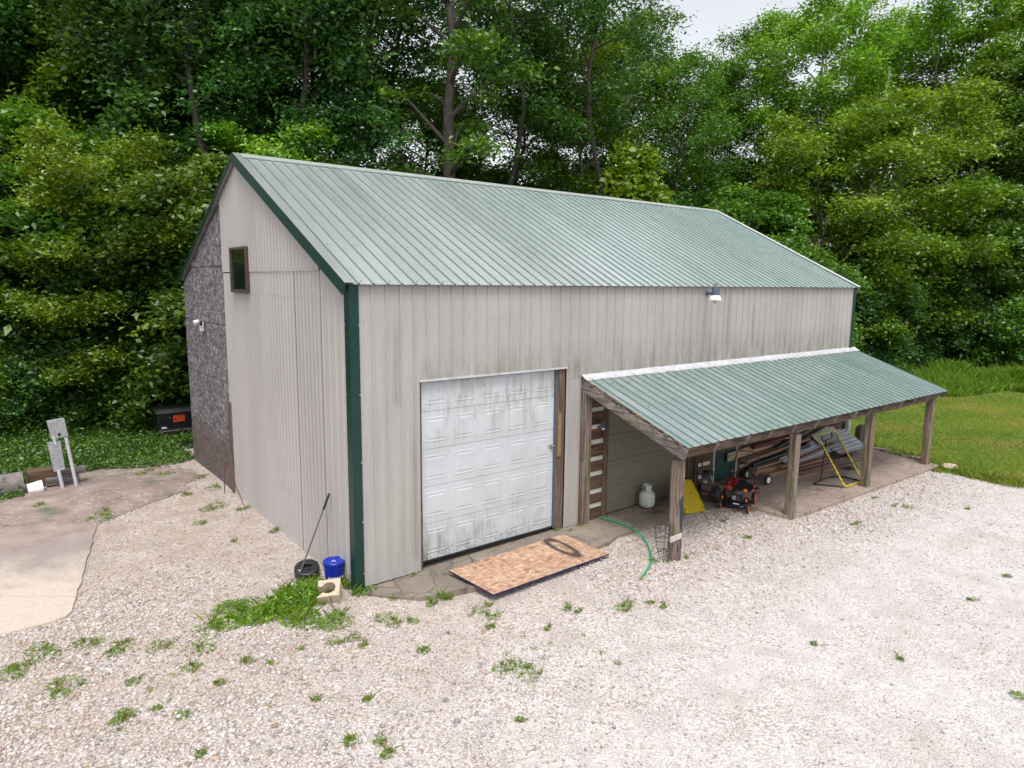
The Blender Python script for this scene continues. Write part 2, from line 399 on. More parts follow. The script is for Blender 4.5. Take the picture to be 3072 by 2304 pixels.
STONE_RAMP = [(0., (.22, .215, .225)), (.07, (.32, .32, .335)), (.13, (.32, .21, .155)), (.2, (.47, .37, .29)), (.32, (.56, .49, .44)), (.55, (.58, .525, .50)), (.8, (.63, .59, .58)), (1., (.71, .69, .69))]
def m_gravel():
    t = NT('gravel'); wob = t.map((1, 1, 0))
    v1 = t.n('ShaderNodeTexVoronoi'); v1.inputs['Scale'].default_value = 34; t.l(wob, v1.inputs['Vector'])
    v2 = t.n('ShaderNodeTexVoronoi'); v2.inputs['Scale'].default_value = 58; t.l(wob, v2.inputs['Vector'])
    r1 = t.ramp(t.sep(v1.outputs['Color'])[0], STONE_RAMP); r2 = t.ramp(t.sep(v2.outputs['Color'])[1], STONE_RAMP)
    big = t.noise(.35, 4, .6); med = t.noise(1.7, 5, .6)
    msk = t.ramp(t.noise(2.2, 3), [(.45, 0.), (.55, 1.)])
    col = t.mix(msk, r1, r2)
    gap = t.mix(msk, v1.outputs['Distance'], v2.outputs['Distance'])
    col = t.mix(t.ramp(gap, [(.45, 0.), (.85, .75)]), col, (.20, .165, .14))
    # fine dusty whiter rock in the wheel way, browner sandy rock near walls
    xyz = t.sep(); dy = t.rng(xyz[1], -3.6, -1.0, 0., 1.); dl = t.math('MULTIPLY', t.rng(xyz[1], -1., 2.5, 0., 1.), t.rng(xyz[0], -1, 1, 1., 1.))
    brown = t.math('MULTIPLY', t.ramp(med, [(.3, .2), (.7, 1.)]), t.math('MAXIMUM', t.math('MULTIPLY', dy, .5), t.math('MULTIPLY', dl, t.rng(xyz[0], -.5, 1., .75, 0.))))
    col = t.mix(brown, col, (.36, .26, .19))
    wh = t.math('MULTIPLY', t.ramp(big, [(.38, .3), (.6, 1.)]), t.rng(xyz[1], -2.5, -5., 0., .55))
    col = t.mix(wh, col, (.61, .58, .575))
    lane = t.math('ADD', t.math('SUBTRACT', xyz[1], t.math('MULTIPLY', xyz[0], .10)), t.math('MULTIPLY', t.noise(.25, 3), 1.4))
    ln = t.math('MAXIMUM', t.rng(t.math('ABSOLUTE', t.math('ADD', lane, 4.3)), .1, .55, 1., 0.), t.rng(t.math('ABSOLUTE', t.math('ADD', lane, 6.1)), .1, .55, 1., 0.))
    col = t.mix(t.math('MULTIPLY', ln, t.rng(t.noise(1.3, 4), .35, .65, .1, .6)), col, (.56, .525, .52))
    pd = t.ramp(t.noise(.8, 5, .65, t.map((1, 1, 1), loc=(4, 2, 0))), [(.52, 0.), (.7, .45)]); col = t.mix(pd, col, (.40, .335, .29))
    t.set(Base_Color=col, Roughness=.9); t.bump(t.math('SUBTRACT', 1., gap), .8, .02); return t.m
M['gravel'] = m_gravel()
def m_stone():
    t = NT('gravel_stone'); c = t.ramp(t.attr(), STONE_RAMP); n = t.noise(60, 4)
    xyz = t.sep(); dy = t.math('MAXIMUM', t.rng(xyz[1], -3.6, -1.2, 0., .42), t.math('MULTIPLY', t.rng(xyz[1], -1., 3., 0., .62), t.rng(xyz[0], -.5, 1., 1., 0.)))
    c = t.mix(t.math('MULTIPLY', dy, t.ramp(t.noise(1.7, 5, .6), [(.3, .3), (.7, 1.)])), c, (.36, .26, .19))
    t.set(Base_Color=t.mix(.25, c, t.ramp(n, [(.3, .25), (.7, .9)]), 'MULTIPLY'), Roughness=.8); return t.m
M['stone'] = m_stone()
def m_conc(name, c, crack=0., stain=.5, csc=2.6):
    t = NT(name); a = t.noise(1.1, 6, .65); b = t.noise(9, 5, .6)
    col = t.mix(t.math('MULTIPLY', t.ramp(a, [(.38, 0.), (.62, 1.)]), stain), c, tuple(x*.45 for x in c))
    col = t.mix(.4, col, t.ramp(b, [(.3, .5), (.7, 1.)]), 'MULTIPLY')
    t.set(Roughness=.85)
    if crack:
        wv = t.n('ShaderNodeVectorMath', operation='ADD'); nn = t.n('ShaderNodeTexNoise'); nn.inputs['Scale'].default_value = 2.5; t.l(t.co, nn.inputs['Vector'])
        sc = t.n('ShaderNodeVectorMath', operation='SCALE'); sc.inputs['Scale'].default_value = .35; t.l(nn.outputs['Color'], sc.inputs[0]); t.l(t.co, wv.inputs[0]); t.l(sc.outputs[0], wv.inputs[1])
        e = t.vor(csc, t.map((1, 1, 0), src=wv.outputs[0]), 'DISTANCE_TO_EDGE', 'Distance')
        k = t.ramp(e, [(.008, 1.), (.035, 0.)]); col = t.mix(t.math('MULTIPLY', k, t.ramp(t.noise(1.7, 3), [(.4, .25), (.6, 1.)])), col, tuple(x*.3 for x in c)); t.bump(t.ramp(e, [(.0, 0.), (.04, 1.)]), .5, .01)
    else: t.bump(b, .2, .01)
    t.set(Base_Color=col); return t.m
M['apron'] = m_conc('stained_apron_concrete', (.30, .25, .20), 1, .6, 2.2)
M['porch_slab'] = m_conc('stamped_concrete', (.37, .285, .24), 1, .3, 3.0)
def m_pad():
    t = NT('pad_concrete'); a = t.noise(.8, 6, .65, dist=.4); xyz = t.sep(); b = t.noise(14, 5, .6)
    up = t.rng(t.math('ADD', xyz[1], t.math('MULTIPLY', xyz[0], .35)), .9, 3.6, 0., 1.)
    f = t.math('MULTIPLY', t.ramp(t.math('ADD', t.math('MULTIPLY', a, 1.1), t.math('MULTIPLY', up, .6)), [(.66, 0.), (.98, 1.)]), .85)
    col = t.mix(f, (.56, .475, .40), (.27, .225, .215)); col = t.mix(.35, col, t.ramp(b, [(.3, .55), (.7, 1.)]), 'MULTIPLY')
    dd = t.math('MULTIPLY', t.rng(t.math('ADD', xyz[1], t.math('MULTIPLY', t.noise(2.2, 5, .65), 2.4)), 5.0, 6.6, 0., 1.), .9); col = t.mix(dd, col, t.ramp(t.noise(2, 6, .65), [(.3, (.21, .155, .135)), (.7, (.40, .325, .29))]))
    e = t.vor(.42, t.map((1, 1, 0), rot=(0, 0, .3), loc=(.7, .2, 0)), 'DISTANCE_TO_EDGE', 'Distance'); col = t.mix(t.math('MULTIPLY', t.rng(t.math('ADD', e, t.math('MULTIPLY', t.noise(8, 3), .006)), .0035, .007, 1., 0.), .5), col, (.12, .09, .07))
    sp = t.ramp(t.noise(38, 2), [(.68, 0.), (.72, 1.)]); col = t.mix(t.math('MULTIPLY', sp, .7), col, (.10, .07, .05))
    t.set(Base_Color=col, Roughness=.9); return t.m
M['pad'] = m_pad()
def m_dirt():
    t = NT('dirt'); a = t.noise(2, 6, .65); b = t.noise(30, 4, .6)
    col = t.ramp(a, [(.3, (.21, .155, .135)), (.5, (.31, .24, .215)), (.7, (.40, .325, .29))]); col = t.mix(.5, col, t.ramp(b, [(.3, .45), (.7, 1.)]), 'MULTIPLY')
    v = t.vor(22, None, 'F1', 'Color'); s = t.ramp(t.sep(v)[0], [(.95, 0.), (.97, .6)]); col = t.mix(s, col, (.5, .45, .4))
    col = t.mix(t.ramp(t.noise(1.3, 5), [(.55, 0.), (.72, .7)]), col, (.06, .10, .025))
    t.set(Base_Color=col, Roughness=.95); t.bump(b, .6, .02); return t.m
M['dirt'] = m_dirt()
def m_lawn():
    t = NT('lawn'); a = t.noise(.45, 5, .6); b = t.noise(60, 3, .7); c2 = t.noise(5, 4, .6)
    col = t.ramp(a, [(.3, (.09, .18, .005)), (.5, (.15, .23, .009)), (.6, (.24, .22, .03)), (.7, (.33, .22, .08))])
    col = t.mix(.4, col, t.ramp(b, [(.3, .3), (.7, 1.)]), 'MULTIPLY'); col = t.mix(.3, col, t.ramp(c2, [(.3, .5), (.7, 1.)]), 'MULTIPLY')
    t.set(Base_Color=col, Roughness=.95); t.bump(b, .7, .03); return t.m
M['lawn'] = m_lawn()
def m_floor():
    t = NT('forest_floor'); a = t.noise(.6, 5, .6); b = t.noise(12, 4, .6)
    col = t.ramp(a, [(.35, (.035, .03, .02)), (.55, (.03, .05, .015)), (.7, (.05, .08, .02))]); col = t.mix(.6, col, t.ramp(b, [(.3, .3), (.7, 1.)]), 'MULTIPLY')
    t.set(Base_Color=col, Roughness=1.); t.bump(b, .7, .05); return t.m
M['floor'] = m_floor()

# ---------------------------------------------------------------- ground sheets
GR = MB()
gxs = list(np.linspace(-90, 160, 101)); gys = list(np.linspace(-60, 160, 89))
vs = [(x, y, float(gh(np.float64(x), np.float64(y)))-.035 - .12*(1 if (-14 < x < 30 and -18 < y < 12) else 0)) for y in gys for x in gxs]
n = len(gxs); GR.add(vs, [(j*n+i, j*n+i+1, (j+1)*n+i+1, (j+1)*n+i) for j in range(len(gys)-1) for i in range(n-1)])
tag(GR.build('ground', M['floor'], smooth=True), kind='structure')
GRAVEL = [(-14, -16), (34, -16), (34, -7.5), (22, -5.6), (16.5, -4.9), (14.5, -4.3), (14.35, -3.4), (14.2, -2.2), (15.6, -1.2), (15.6, 1), (0.4, 1), (.4, 10.4), (-1.2, 10.2), (-2.4, 9.2), (-4.2, 9.0), (-14, 9.5)]
tag(sheet('gravel_driveway', GRAVEL, M['gravel'], 0., .15, .02), kind='structure')
LAWN = [(14.3, -2.0), (14.45, -3.4), (14.6, -4.35), (16.5, -4.95), (22, -5.6), (34, -7.5), (70, -9), (70, 20), (40, 14), (26, 9.5), (18, 11.5), (14.8, 11.8), (14.8, -.4)]
tag(sheet('lawn', LAWN, M['lawn'], .012, .2, .03, 3), kind='structure')
DIRT = [(-8, 9.3), (-8, 6.2), (-4.2, 6.1), (-2.9, 5.1), (-2.3, 5.6), (-1.5, 6.1), (-.7, 6.6), (-.3, 7.6), (-.5, 8.8), (-1.5, 9.6), (-3, 9.4)]
tag(sheet('dirt_patch', DIRT, M['dirt'], .012, .06, .16, 5), kind='structure')
pad = [(-2.68, 5.2)]+[(-2.7-.74*k/14+.012*math.sin(k*2.7)+.008*math.sin(k*5.1), 5.1-3.5*k/14) for k in range(1, 14)]+[(-3.44, 1.62), (-3.52, 1.5), (-3.7, 1.43), (-9, 1.3), (-9, 6.9), (-4.3, 6.7), (-3.2, 5.9)]
PADZ = float(gh(np.float64(-3.6), np.float64(3.)))+.03
tag(MB().prism(pad, -.3, PADZ).build('concrete_pad', M['pad']), kind='structure')

# concrete apron before the doors and the stamped porch slab
def apz(x, y): return -.062+.117*max(0, min(1, x/1.2))
apr = [(-.02, .35), (-.02, -.05), (.25, -.45), (.61, -.86), (.95, -1.0), (1.6, -1.15), (2.6, -1.2), (3.6, -1.15), (4.34, -1.04), (4.63, -.93), (5.5, -.97), (6.13, -1.03), (6.8, -1.0), (7.22, -1.08), (7.6, -1.3), (7.95, -1.6), (7.95, .35)]
A = MB(); cols = [p for p in apr]
A.v = []; xs = sorted(set([0, .3, .6, .9, 1.2, 7.95]))
A.prism(apr, -.3, apz); tag(A.build('concrete_apron', M['apron']), kind='structure')
slab = [(7.95, .35), (7.95, -1.6), (8.02, -2.28), (8.6, -2.34), (14.72, -2.42), (14.95, -.9), (15.2, -.5), (15.2, .0), (14.7, .35)]
tag(MB().prism(slab, -.3, .08).build('porch_slab', M['porch_slab'], bevel=.012), kind='structure')

# ---------------------------------------------------------------- the barn
L, D, HE, HR, HP = 14.62, 9.28, 4.51, 6.82, 2.81
PX0, PE_Y, PE_Z = 4.53, -2.36, 1.985
barn = thing('metal_barn', 'long beige metal barn with faded green roof and an open lean-to porch on posts', 'barn')
PIT = .2286
def rib_profile(u0, u1, first, pitch=PIT, h=.024, wb=.036, wt=.020, minor=True):
    pts = []
    k0 = math.floor((u0-first)/pitch)-1; k1 = math.ceil((u1-first)/pitch)+1
    for k in range(k0, k1+1):
        c = first+k*pitch
        pts += [(c-wb/2, 0), (c-wt/2, h), (c+wt/2, h), (c+wb/2, 0)]
        if minor:
            for q in (.33, .67):
                m_ = c+pitch*q; pts += [(m_-.010, 0), (m_-.003, .0028), (m_+.003, .0028), (m_+.010, 0)]
    def hat(u):
        for a, b in zip(pts[:-1], pts[1:]):
            if a[0] <= u <= b[0]: return a[1]+(b[1]-a[1])*((u-a[0])/max(1e-9, b[0]-a[0]))
        return 0
    r = [(u0, hat(u0))]+[p for p in pts if u0 < p[0] < u1]+[(u1, hat(u1))]
    return r
def corr_profile(u0, u1, pitch=.152, h=.016, first=0.):
    pitch = (u1-u0)/max(1, round((u1-u0)/pitch)); first = u0; r = []; n_ = int(round((u1-u0)/(pitch/8)))
    for i in range(n_+1):
        u = u0+(u1-u0)*i/n_; s_ = .5+.5*math.cos(2*math.pi*(u-first)/pitch); r.append((u, h*s_**1.6))
    return r
def ribbed(mb, prof, lo, hi, fn, segs=1):
    n_ = len(prof); vs_ = []; fs_ = []
    for (u, h) in prof:
        a, b = lo(u), hi(u)
        for k in range(segs+1): vs_.append(fn(u, h, a+(b-a)*k/segs))
    st = segs+1
    for i in range(n_-1):
        for k in range(segs): fs_.append((i*st+k, (i+1)*st+k, (i+1)*st+k+1, i*st+k+1))
    mb.add(vs_, fs_)
K = lambda c: (lambda u: c)
FR0 = .107
fw = MB(); fn = lambda u, h, z: (u, -h, z)
for (a, b, z0, z1) in ((0, 1.115, -.03, 4.5), (1.115, 4.15, 3.02, 4.5), (4.15, 4.52, .02, 4.5), (4.52, L, 2.80, 4.5)):
    ribbed(fw, rib_profile(a, b, FR0), K(z0), K(z1), fn)
fwo = fw.build('front_wall', M['siding'], barn)
bw = MB(); ribbed(bw, rib_profile(0, L, FR0), K(-.1), K(4.5), lambda u, h, z: (u, D+h, z)); bw.build('back_wall', M['siding'], barn)
ew = MB(); slopef = lambda y: HE+(HR-HE)*(1-abs(y-D/2)/(D/2))-.03
ribbed(ew, rib_profile(0, D, .1)+[], K(-.1), slopef, lambda u, h, z: (L+h, u, z)); ew.build('end_wall', M['gable'], barn)
# gable wall: overlapping ribbed sheets
gw = MB()
def gab(a, b, lo, hi, off, prof):
    ribbed(gw, prof, lo, hi, lambda u, h, z: (-off-h, u, z))
gab(0, .99, K(-.15), slopef, .004, rib_profile(.0, .99, .05, .2286, .012, .04, .016))
gab(.99, 2.02, K(-.15), K(4.68), .001, corr_profile(.99, 2.02, .152, .013, .99))
gab(2.02, 4.84, K(-.15), K(4.66), .003, corr_profile(2.02, 4.84, .152, .017, 2.02))
gab(4.84, 5.93, K(-.15), K(4.64), .001, corr_profile(4.84, 5.93, .152, .017, 4.84))
for a, b, zz, of in ((.99, 5.93, 4.66, .012),):
    ys = corr_profile(a, b, .152, .017, a)
    gab(a, b, K(zz), slopef, of, ys)
gwo = gw.build('gable_wall', M['gable'], barn, smooth=False)
# weathered particle board on the far part of the gable
ob = MB(); rows = [-.12, 1.12, 2.34, 3.56, 4.78, 6.0, 7]
ycols = [5.93, 7.15, 8.37, D]
for i in range(len(rows)-1):
    for j in range(3):
        y0, y1 = ycols[j]+.005, ycols[j+1]-.005; z0 = rows[i]+.006; z1 = rows[i+1]-.006
        h0, h1 = min(z1, slopef(y0)), min(z1, slopef(y1))
        if h0 <= z0+.02: continue
        h1 = max(h1, z0+.001); x = -.012-.003*((i*7+j*3) % 3)
        ob.add([(x, y0, z0), (x, y1, z0), (x, y1, h1), (x, y0, h0), (.05, y0, z0), (.05, y1, z0), (.05, y1, h1), (.05, y0, h0)],
               [(0, 3, 2, 1), (0, 1, 5, 4), (1, 2, 6, 5), (2, 3, 7, 6), (3, 0, 4, 7)])
ob.build('particle_board_panel', M['osb_wall'], barn)
MB().b2((-.06, 5.87, .0), (-.014, 5.95, 1.95)).build('wood_strip', M['jamb'], barn, bevel=.004)
# roof
SL = math.atan2(HR-HE, D/2); cs, sn = math.cos(SL), math.sin(SL)
EAV = .09; RIDL = (D/2)/cs+EAV
def roofmap(side):
    def f(u, h, v):   # v from eave (0) to ridge
        d = v-EAV; y = d*cs - h*sn*1.0; z = HE+d*sn+h*cs
        return (u, y, z) if side < 0 else (u, D-y, z)
    return f
rf = MB(); rprof = rib_profile(-.1, L+.1, FR0)
ribbed(rf, rprof, K(0), K(RIDL), roofmap(-1), 2); ribbed(rf, rprof, K(0), K(RIDL), roofmap(1), 1)
roof = rf.build('roof', M['roof'], barn); flanks(roof, M['rib_side'], [(0, -sn, cs), (0, sn, cs)])
rc = MB(); f1 = roofmap(-1); f2 = roofmap(1)
for xx0, xx1, e in [(-.11+i*3.08, -.11+(i+1)*3.08+.02, .028+.003*(i % 2)) for i in range(5)]:
    xx1 = min(xx1, L+.12)
    a = [f1(xx0, e, RIDL-.17), f1(xx0, e+.004, RIDL+.006), f2(xx0, e, RIDL-.17), f1(xx1, e, RIDL-.17), f1(xx1, e+.004, RIDL+.006), f2(xx1, e, RIDL-.17), f1(xx0, e-.022, RIDL-.172), f1(xx1, e-.022, RIDL-.172)]
    rc.add(a, [(0, 3, 4, 1), (1, 4, 5, 2), (6, 7, 3, 0)])
rc.build('ridge_cap', M['ridge'], roof)
def rake(x0, x1, mat, nm, topm=None):
    r = MB()
    for side in (-1, 1):
        f = roofmap(side); dp = -.16 if side < 0 else -.05; P = [f(x0, dp, -.01), f(x0, dp, RIDL), f(x0, .032, RIDL+.0), f(x0, .032, -.01)]
        Q = [f(x1, dp, -.01), f(x1, dp, RIDL), f(x1, .032, RIDL), f(x1, .032, -.01)]
        r.add(P+Q, [(0, 1, 2, 3), (7, 6, 5, 4), (0, 3, 7, 4), (0, 4, 5, 1), (3, 2, 6, 7)])
    return r.build(nm, mat, roof)
rake(-.118, -.100, M['green'], 'rake_trim'); rake(L+.100, L+.118, M['ridge'], 'rake_trim')
fl = MB()
ribbed(fl, [(-.119, .034), (.0, .034), (.03, .034), (.035, .02)], K(-.012), K(RIDL), roofmap(-1)); fl.build('rake_flange', M['roof'], roof)
fl = MB(); ribbed(fl, [(L-.0, .022), (L+.03, .034), (L+.119, .034)], K(-.012), K(RIDL), roofmap(-1)); fl.build('rake_flange', M['galv'], roof)
for x, s in ((0, -1), (L, 1)):
    t_ = MB(); t_.b2((x+s*.026-.003, -.03, -.1), (x+s*.026+.003, .13, 4.5)); xa = x-s*.12; t_.b2((min(xa, x+s*.029), -.034, -.1), (max(xa, x+s*.029), -.028, 4.47))
    for k in (.14,): t_.b2((min(xa, x+s*.02), -.037, 3.96), (max(xa, x+s*.02), -.0341, 3.967))
    t_.build('corner_trim', M['green'], barn)
# screw heads
sc_ = MB(); scg = MB()
def dot(x, y, z, ax, r=.006):
    d = (.005 if ax == 0 else r, .005 if ax == 1 else r, r); (sc_ if ax else scg).box((x, y, z), (d[0]*2, d[1]*2, d[2]*2))
for z in (4.36, 3.95, 3.05, 2.1, 1.2, .35, .06):
    k = 0
    while FR0+k*PIT < L:
        x = FR0+k*PIT+.1; k += 1
        if x < 1.1 or (4.16 < x < 4.5): dot(x, -.004, z, 1)
        elif x < 4.16 and z > 3.03: dot(x, -.004, z, 1)
        elif x > 4.5 and z > 2.85: dot(x, -.004, z, 1)
for k in range(60): 
    x = 4.7+k*.229*.72
    if x < L-.1: dot(x, -.004, 2.875, 1, .007)
for y in np.arange(.15, 5.8, .152):
    for z in (4.25, .85): dot(-.025, y, z, 0)
    if 1 < y < 3.7: dot(-.04, y, 4.69, 0)
for z in (.2, 1.0, 1.9, 2.9, 3.9): dot(-.03, .12, z, 0, .009); dot(.11, -.036, z, 1, .009)
join_into(fwo, sc_, M['screw']); join_into(gwo, scg, M['screw'])

# garage doors
def emboss(mb, x0, x1, z0, z1, y):
    ins = [(0, 0), (.012, .0055), (.034, .0015), (.05, .0015), (.066, .0065)]
    rings = []
    for (i_, h) in ins: rings.append([(x0+i_, y-h, z0+i_), (x1-i_, y-h, z0+i_), (x1-i_, y-h, z1-i_), (x0+i_, y-h, z1-i_)])
    vs_ = [p for r in rings for p in r]; fs_ = []
    for k in range(len(ins)-1):
        for j in range(4): fs_.append((k*4+j, k*4+(j+1) % 4, (k+1)*4+(j+1) % 4, (k+1)*4+j))
    b = (len(ins)-1)*4; fs_.append((b, b+1, b+2, b+3)); mb.add(vs_, fs_)
def garage(x0, x1, z0, z1, y, cols_, rows_, mat, label=None):
    hh = (z1-z0)/rows_; sl_ = MB(); pn = sl_
    for r in range(rows_):
        sl_.b2((x0, y, z0+r*hh+.004), (x1, y+.04, z0+(r+1)*hh-.004))
        wd = (x1-x0)/cols_
        for c in range(cols_): emboss(pn, x0+c*wd+.07, x0+(c+1)*wd-.07, z0+r*hh+.11, z0+(r+1)*hh-.10, y-.0005)
    sl_.b2((x0+.01, y+.012, z0+.01), (x1-.01, y+.03, z1-.01))
    d = sl_.build('garage_door', mat, barn, bevel=.004)
    if label: d['label'] = label
    return d
d1 = garage(1.165, 3.93, .075, 3.12, .075, 5, 5, M['door_white'], 'white sectional garage door, stained at the bottom')
MB().b2((1.165, .055, .052), (3.93, .12, .074)).build('bottom_seal', M['black'], d1)
hd = MB(); p0 = Vector((3.86, .03, 1.62)); hd.tube([p0, p0+Vector((.05, -.02, -.01))], .012, 8); hd.b2((3.8, .045, 1.60), (3.97, .06, 1.625)); hd.b2((3.885, .03, 1.52), (3.90, .07, 1.60)); hd.build('latch', M['steel'], d1)
MB().b2((3.932, .03, .05), (3.955, .10, 3.02)).build('door_track', M['bluegrey'], barn)
jb = MB().b2((3.957, .02, .02), (4.148, .14, 3.02)).build('door_jamb', M['jamb'], barn, bevel=.01)
MB().b2((3.975, -.012, 1.40), (4.045, .018, 2.2)).build('nailed_board', m_plain('yellow_board', (.26, .18, .085), .7, 0, .3, 8), jb, bevel=.003)
jb = MB(); jb.b2((1.118, .03, .03), (1.16, .14, 3.02)); jb.b2((1.118, -.012, .03), (1.14, .03, 1.05)); jb.b2((1.118, -.010, 1.07), (1.136, .03, 2.1)); jb.build('door_jamb', M['log'], barn)
hb = MB(); hb.b2((1.10, -.026, 3.0), (4.15, .0, 3.03)); hb.build('header_flashing', M['galv'], barn)
MB().b2((1.12, .12, 3.02), (4.15, .16, 3.2)).build('header_board', M['woodx'], barn)
MB().b2((1.0, .2, -.1), (4.3, .22, 3.4)).build('inner_lining', M['black'], barn)
# porch wall behind the lean-to: logs and white chinking with a door either side
ZL0 = .05
lev = [0.30, .58, .93, 1.22, 1.55, 1.84, 2.17]
def logs(xa, xb, hole=None):
    pw = MB(); ck = MB()
    edges = [-.0]+lev+[2.78]
    for i in range(len(edges)-1):
        z0 = edges[i]+(.045 if i else 0); z1 = edges[i+1]-(.045 if i < len(edges)-2 else 0)
        if hole and not (z1 < hole[2] or z0 > hole[3]):
            if z0 < hole[2]: pw.b2((xa, -.02, z0), (xb, .05, hole[2]))
            pw.b2((xa, -.02, max(z0, hole[2])), (hole[0], .05, z1)); pw.b2((hole[1], -.02, max(z0, hole[2])), (xb, .05, z1)); continue
        pw.b2((xa, -.02, z0), (xb, .05, z1))
    for z in lev:
        if hole and hole[2]-.05 < z < hole[3]:
            ck.b2((xa, -.004, z-.050), (hole[0], .04, z+.050)); ck.b2((hole[1], -.004, z-.050), (xb, .04, z+.050)); continue
        ck.b2((xa, -.004, z-.050), (xb, .04, z+.050))
    o = pw.build('log_siding', M['log'], barn); join_into(o, ck, M['chink']); return o
logs(4.70, 5.135); logs(8.1, 8.56); logs(9.68, L-.03, (12.08, 13.34, .68, 1.62))
MB().b2((4.6, .051, -.1), (L-.05, .07, 2.8)).build('wall_lining', M['jamb'], barn)
d2 = garage(5.26, 7.72, .07, 2.14, .0, 4, 4, M['door_tan'], 'tan sectional garage door under the porch')
j = MB(); j.b2((5.137, -.035, .02), (5.255, .045, 2.3)); j.b2((7.725, -.035, .02), (7.83, .045, 2.3)); j.b2((5.258, -.033, 2.145), (7.72, .045, 2.30)); j.b2((8.0, -.03, .06), (8.098, .045, 2.3)); j.build('door_jamb', M['jamb'], barn, bevel=.004)
MB().b2((7.83, .0, .02), (8.0, .045, 2.6)).build('wall_panel', M['log'], barn)
j = MB(); j.b2((5.3, -.02, 2.16), (7.7, -.0335, 2.6)); 
MB().b2((5.13, -.01, 2.302), (8.1, .05, 2.78)).build('lintel_board', M['log'], barn)
gd = MB(); gd.b2((8.7, -.012, .085), (9.53, .045, 2.1)); gp_ = gd
for (a, b, c, d_) in ((8.8, 9.08, 1.25, 1.95), (9.16, 9.44, 1.25, 1.95), (8.8, 9.08, .25, 1.1), (9.16, 9.44, .25, 1.1)): emboss(gp_, a, b, c, d_, -.0125)
gdo = gd.build('entry_door', M['door_green'], barn, bevel=.004); gdo['label'] = 'dark green entry door'
MB().lathe([(.03, 0), (.03, .02), (.012, .03), (.012, .05), (.028, .06), (.02, .08)], (9.47, -.012, 1.0), Matrix.Rotation(R(90), 3, 'X')).build('handle', M['gold'], gdo, smooth=True)
j = MB(); j.b2((8.562, -.04, .06), (8.65, .045, 2.3)); j.b2((9.57, -.04, .085), (9.675, .045, 2.3)); j.build('door_jamb', M['jamb'], barn, bevel=.004)
j = MB(); j.b2((8.652, -.03, .06), (8.697, .045, 2.25)); j.b2((9.533, -.03, .085), (9.567, .045, 2.25)); j.b2((8.697, -.03, 2.105), (9.533, .045, 2.25)); j.build('door_frame', M['chink'], barn)
MB().b2((8.1, .0, 2.302), (9.68, .05, 2.78)).build('lintel_board', M['log'], barn)
# porch window
wf = MB()
for a, b in (((12.08, 0, .68), (13.34, 0, .76)), ((12.08, 0, 1.54), (13.34, 0, 1.62)), ((12.08, 0, .76), (12.15, 0, 1.54)), ((13.27, 0, .76), (13.34, 0, 1.54)), ((12.69, 0, .76), (12.73, 0, 1.54))):
    wf.b2((a[0], -.045, a[2]), (b[0], .03, b[2]))
wfo = wf.build('window', M['chink'], barn, bevel=.004); wfo['label'] = 'low sliding window under the porch'
MB().b2((12.15, -.015, .76), (12.69, .0, 1.54)).build('pane', M['glass'], wfo)
MB().b2((12.73, -.018, .76), (13.27, .0, 1.54)).build('pane', M['glass_green'], wfo)
# gable window
z0, z1, y0, y1 = 4.27, 5.13, 4.24, 5.24
wf = MB(); q = .085
for a, b in (((y0, z0), (y1, z0+.055)), ((y0, z1-.055), (y1, z1)), ((y0, z0+.055), (y0+.06, z1-.055)), ((y1-.06, z0+.055), (y1, z1-.055))):
    wf.b2((-.085, a[0], a[1]), (-.01, b[0], b[1]))
wfo = wf.build('window', M['frame_brown'], barn, bevel=.006); wfo['label'] = 'small dark window high in the gable'
MB().b2((-.045, y0+.06, z0+.055), (-.03, y1-.06, z1-.055)).build('pane', M['glass'], wfo)

# lean-to porch
PSL = math.atan2(HP-PE_Z, -PE_Y); pc, ps = math.cos(PSL), math.sin(PSL); psn = ps; PL = -PE_Y/pc+.08
PX1 = 14.83
def pmap(u, h, v):    # v from the wall down
    return (u, -v*pc-h*psn, HP-v*psn+h*pc)
sag = lambda x: .0
pr = MB(); ribbed(pr, rib_profile(PX0+.02, PX1, PX0+.14), K(.0), K(PL), pmap, 3)
proof = pr.build('porch_roof', M['porch_roof'], barn); flanks(proof, M['rib_side'], [(0, -ps, pc)])
ff = MB()
n_ = 46; rs = random.Random(4); vs_ = []
for i in range(n_+1):
    x = PX0-.02+(PX1+.02-PX0)*i/n_; j1 = rs.uniform(-.012, .012); j2 = rs.uniform(-.006, .006)
    vs_ += [(x, -.012, HP+.055+j1*.4), (x, -.03, HP+.045), pmap(x, .028+j2, .09), pmap(x, .024+j2, .165+j1), pmap(x, .006, .17+j1)]
fs_ = [(i*5+k, (i+1)*5+k, (i+1)*5+k+1, i*5+k+1) for i in range(n_) for k in range(4)]
ff.add(vs_, fs_); ff.build('flashing', M['galv'], proof)
ps_ = MB(); psr = MB()
for k in range(int((PX1-PX0)/PIT)-1):
    x = PX0+.14+k*PIT+.09
    for v in (PL-.1, PL*.5, .35):
        if (k+int(v*3)) % 2: continue
        c = Vector(pmap(x, .006, v)); ps_.box(c, (.014, .014, .012))
for k in range(int(L/PIT)):
    x = FR0+k*PIT+.07
    for v in (.1, RIDL*.25, RIDL*.5, RIDL*.75, RIDL-.3):
        if (k+int(v*2)) % 2: continue
        c = Vector(roofmap(-1)(x, .004, v)); psr.box(c, (.013, .013, .01))
join_into(roof, psr, M['screw_dark']); join_into(proof, ps_, M['screw_dark'])
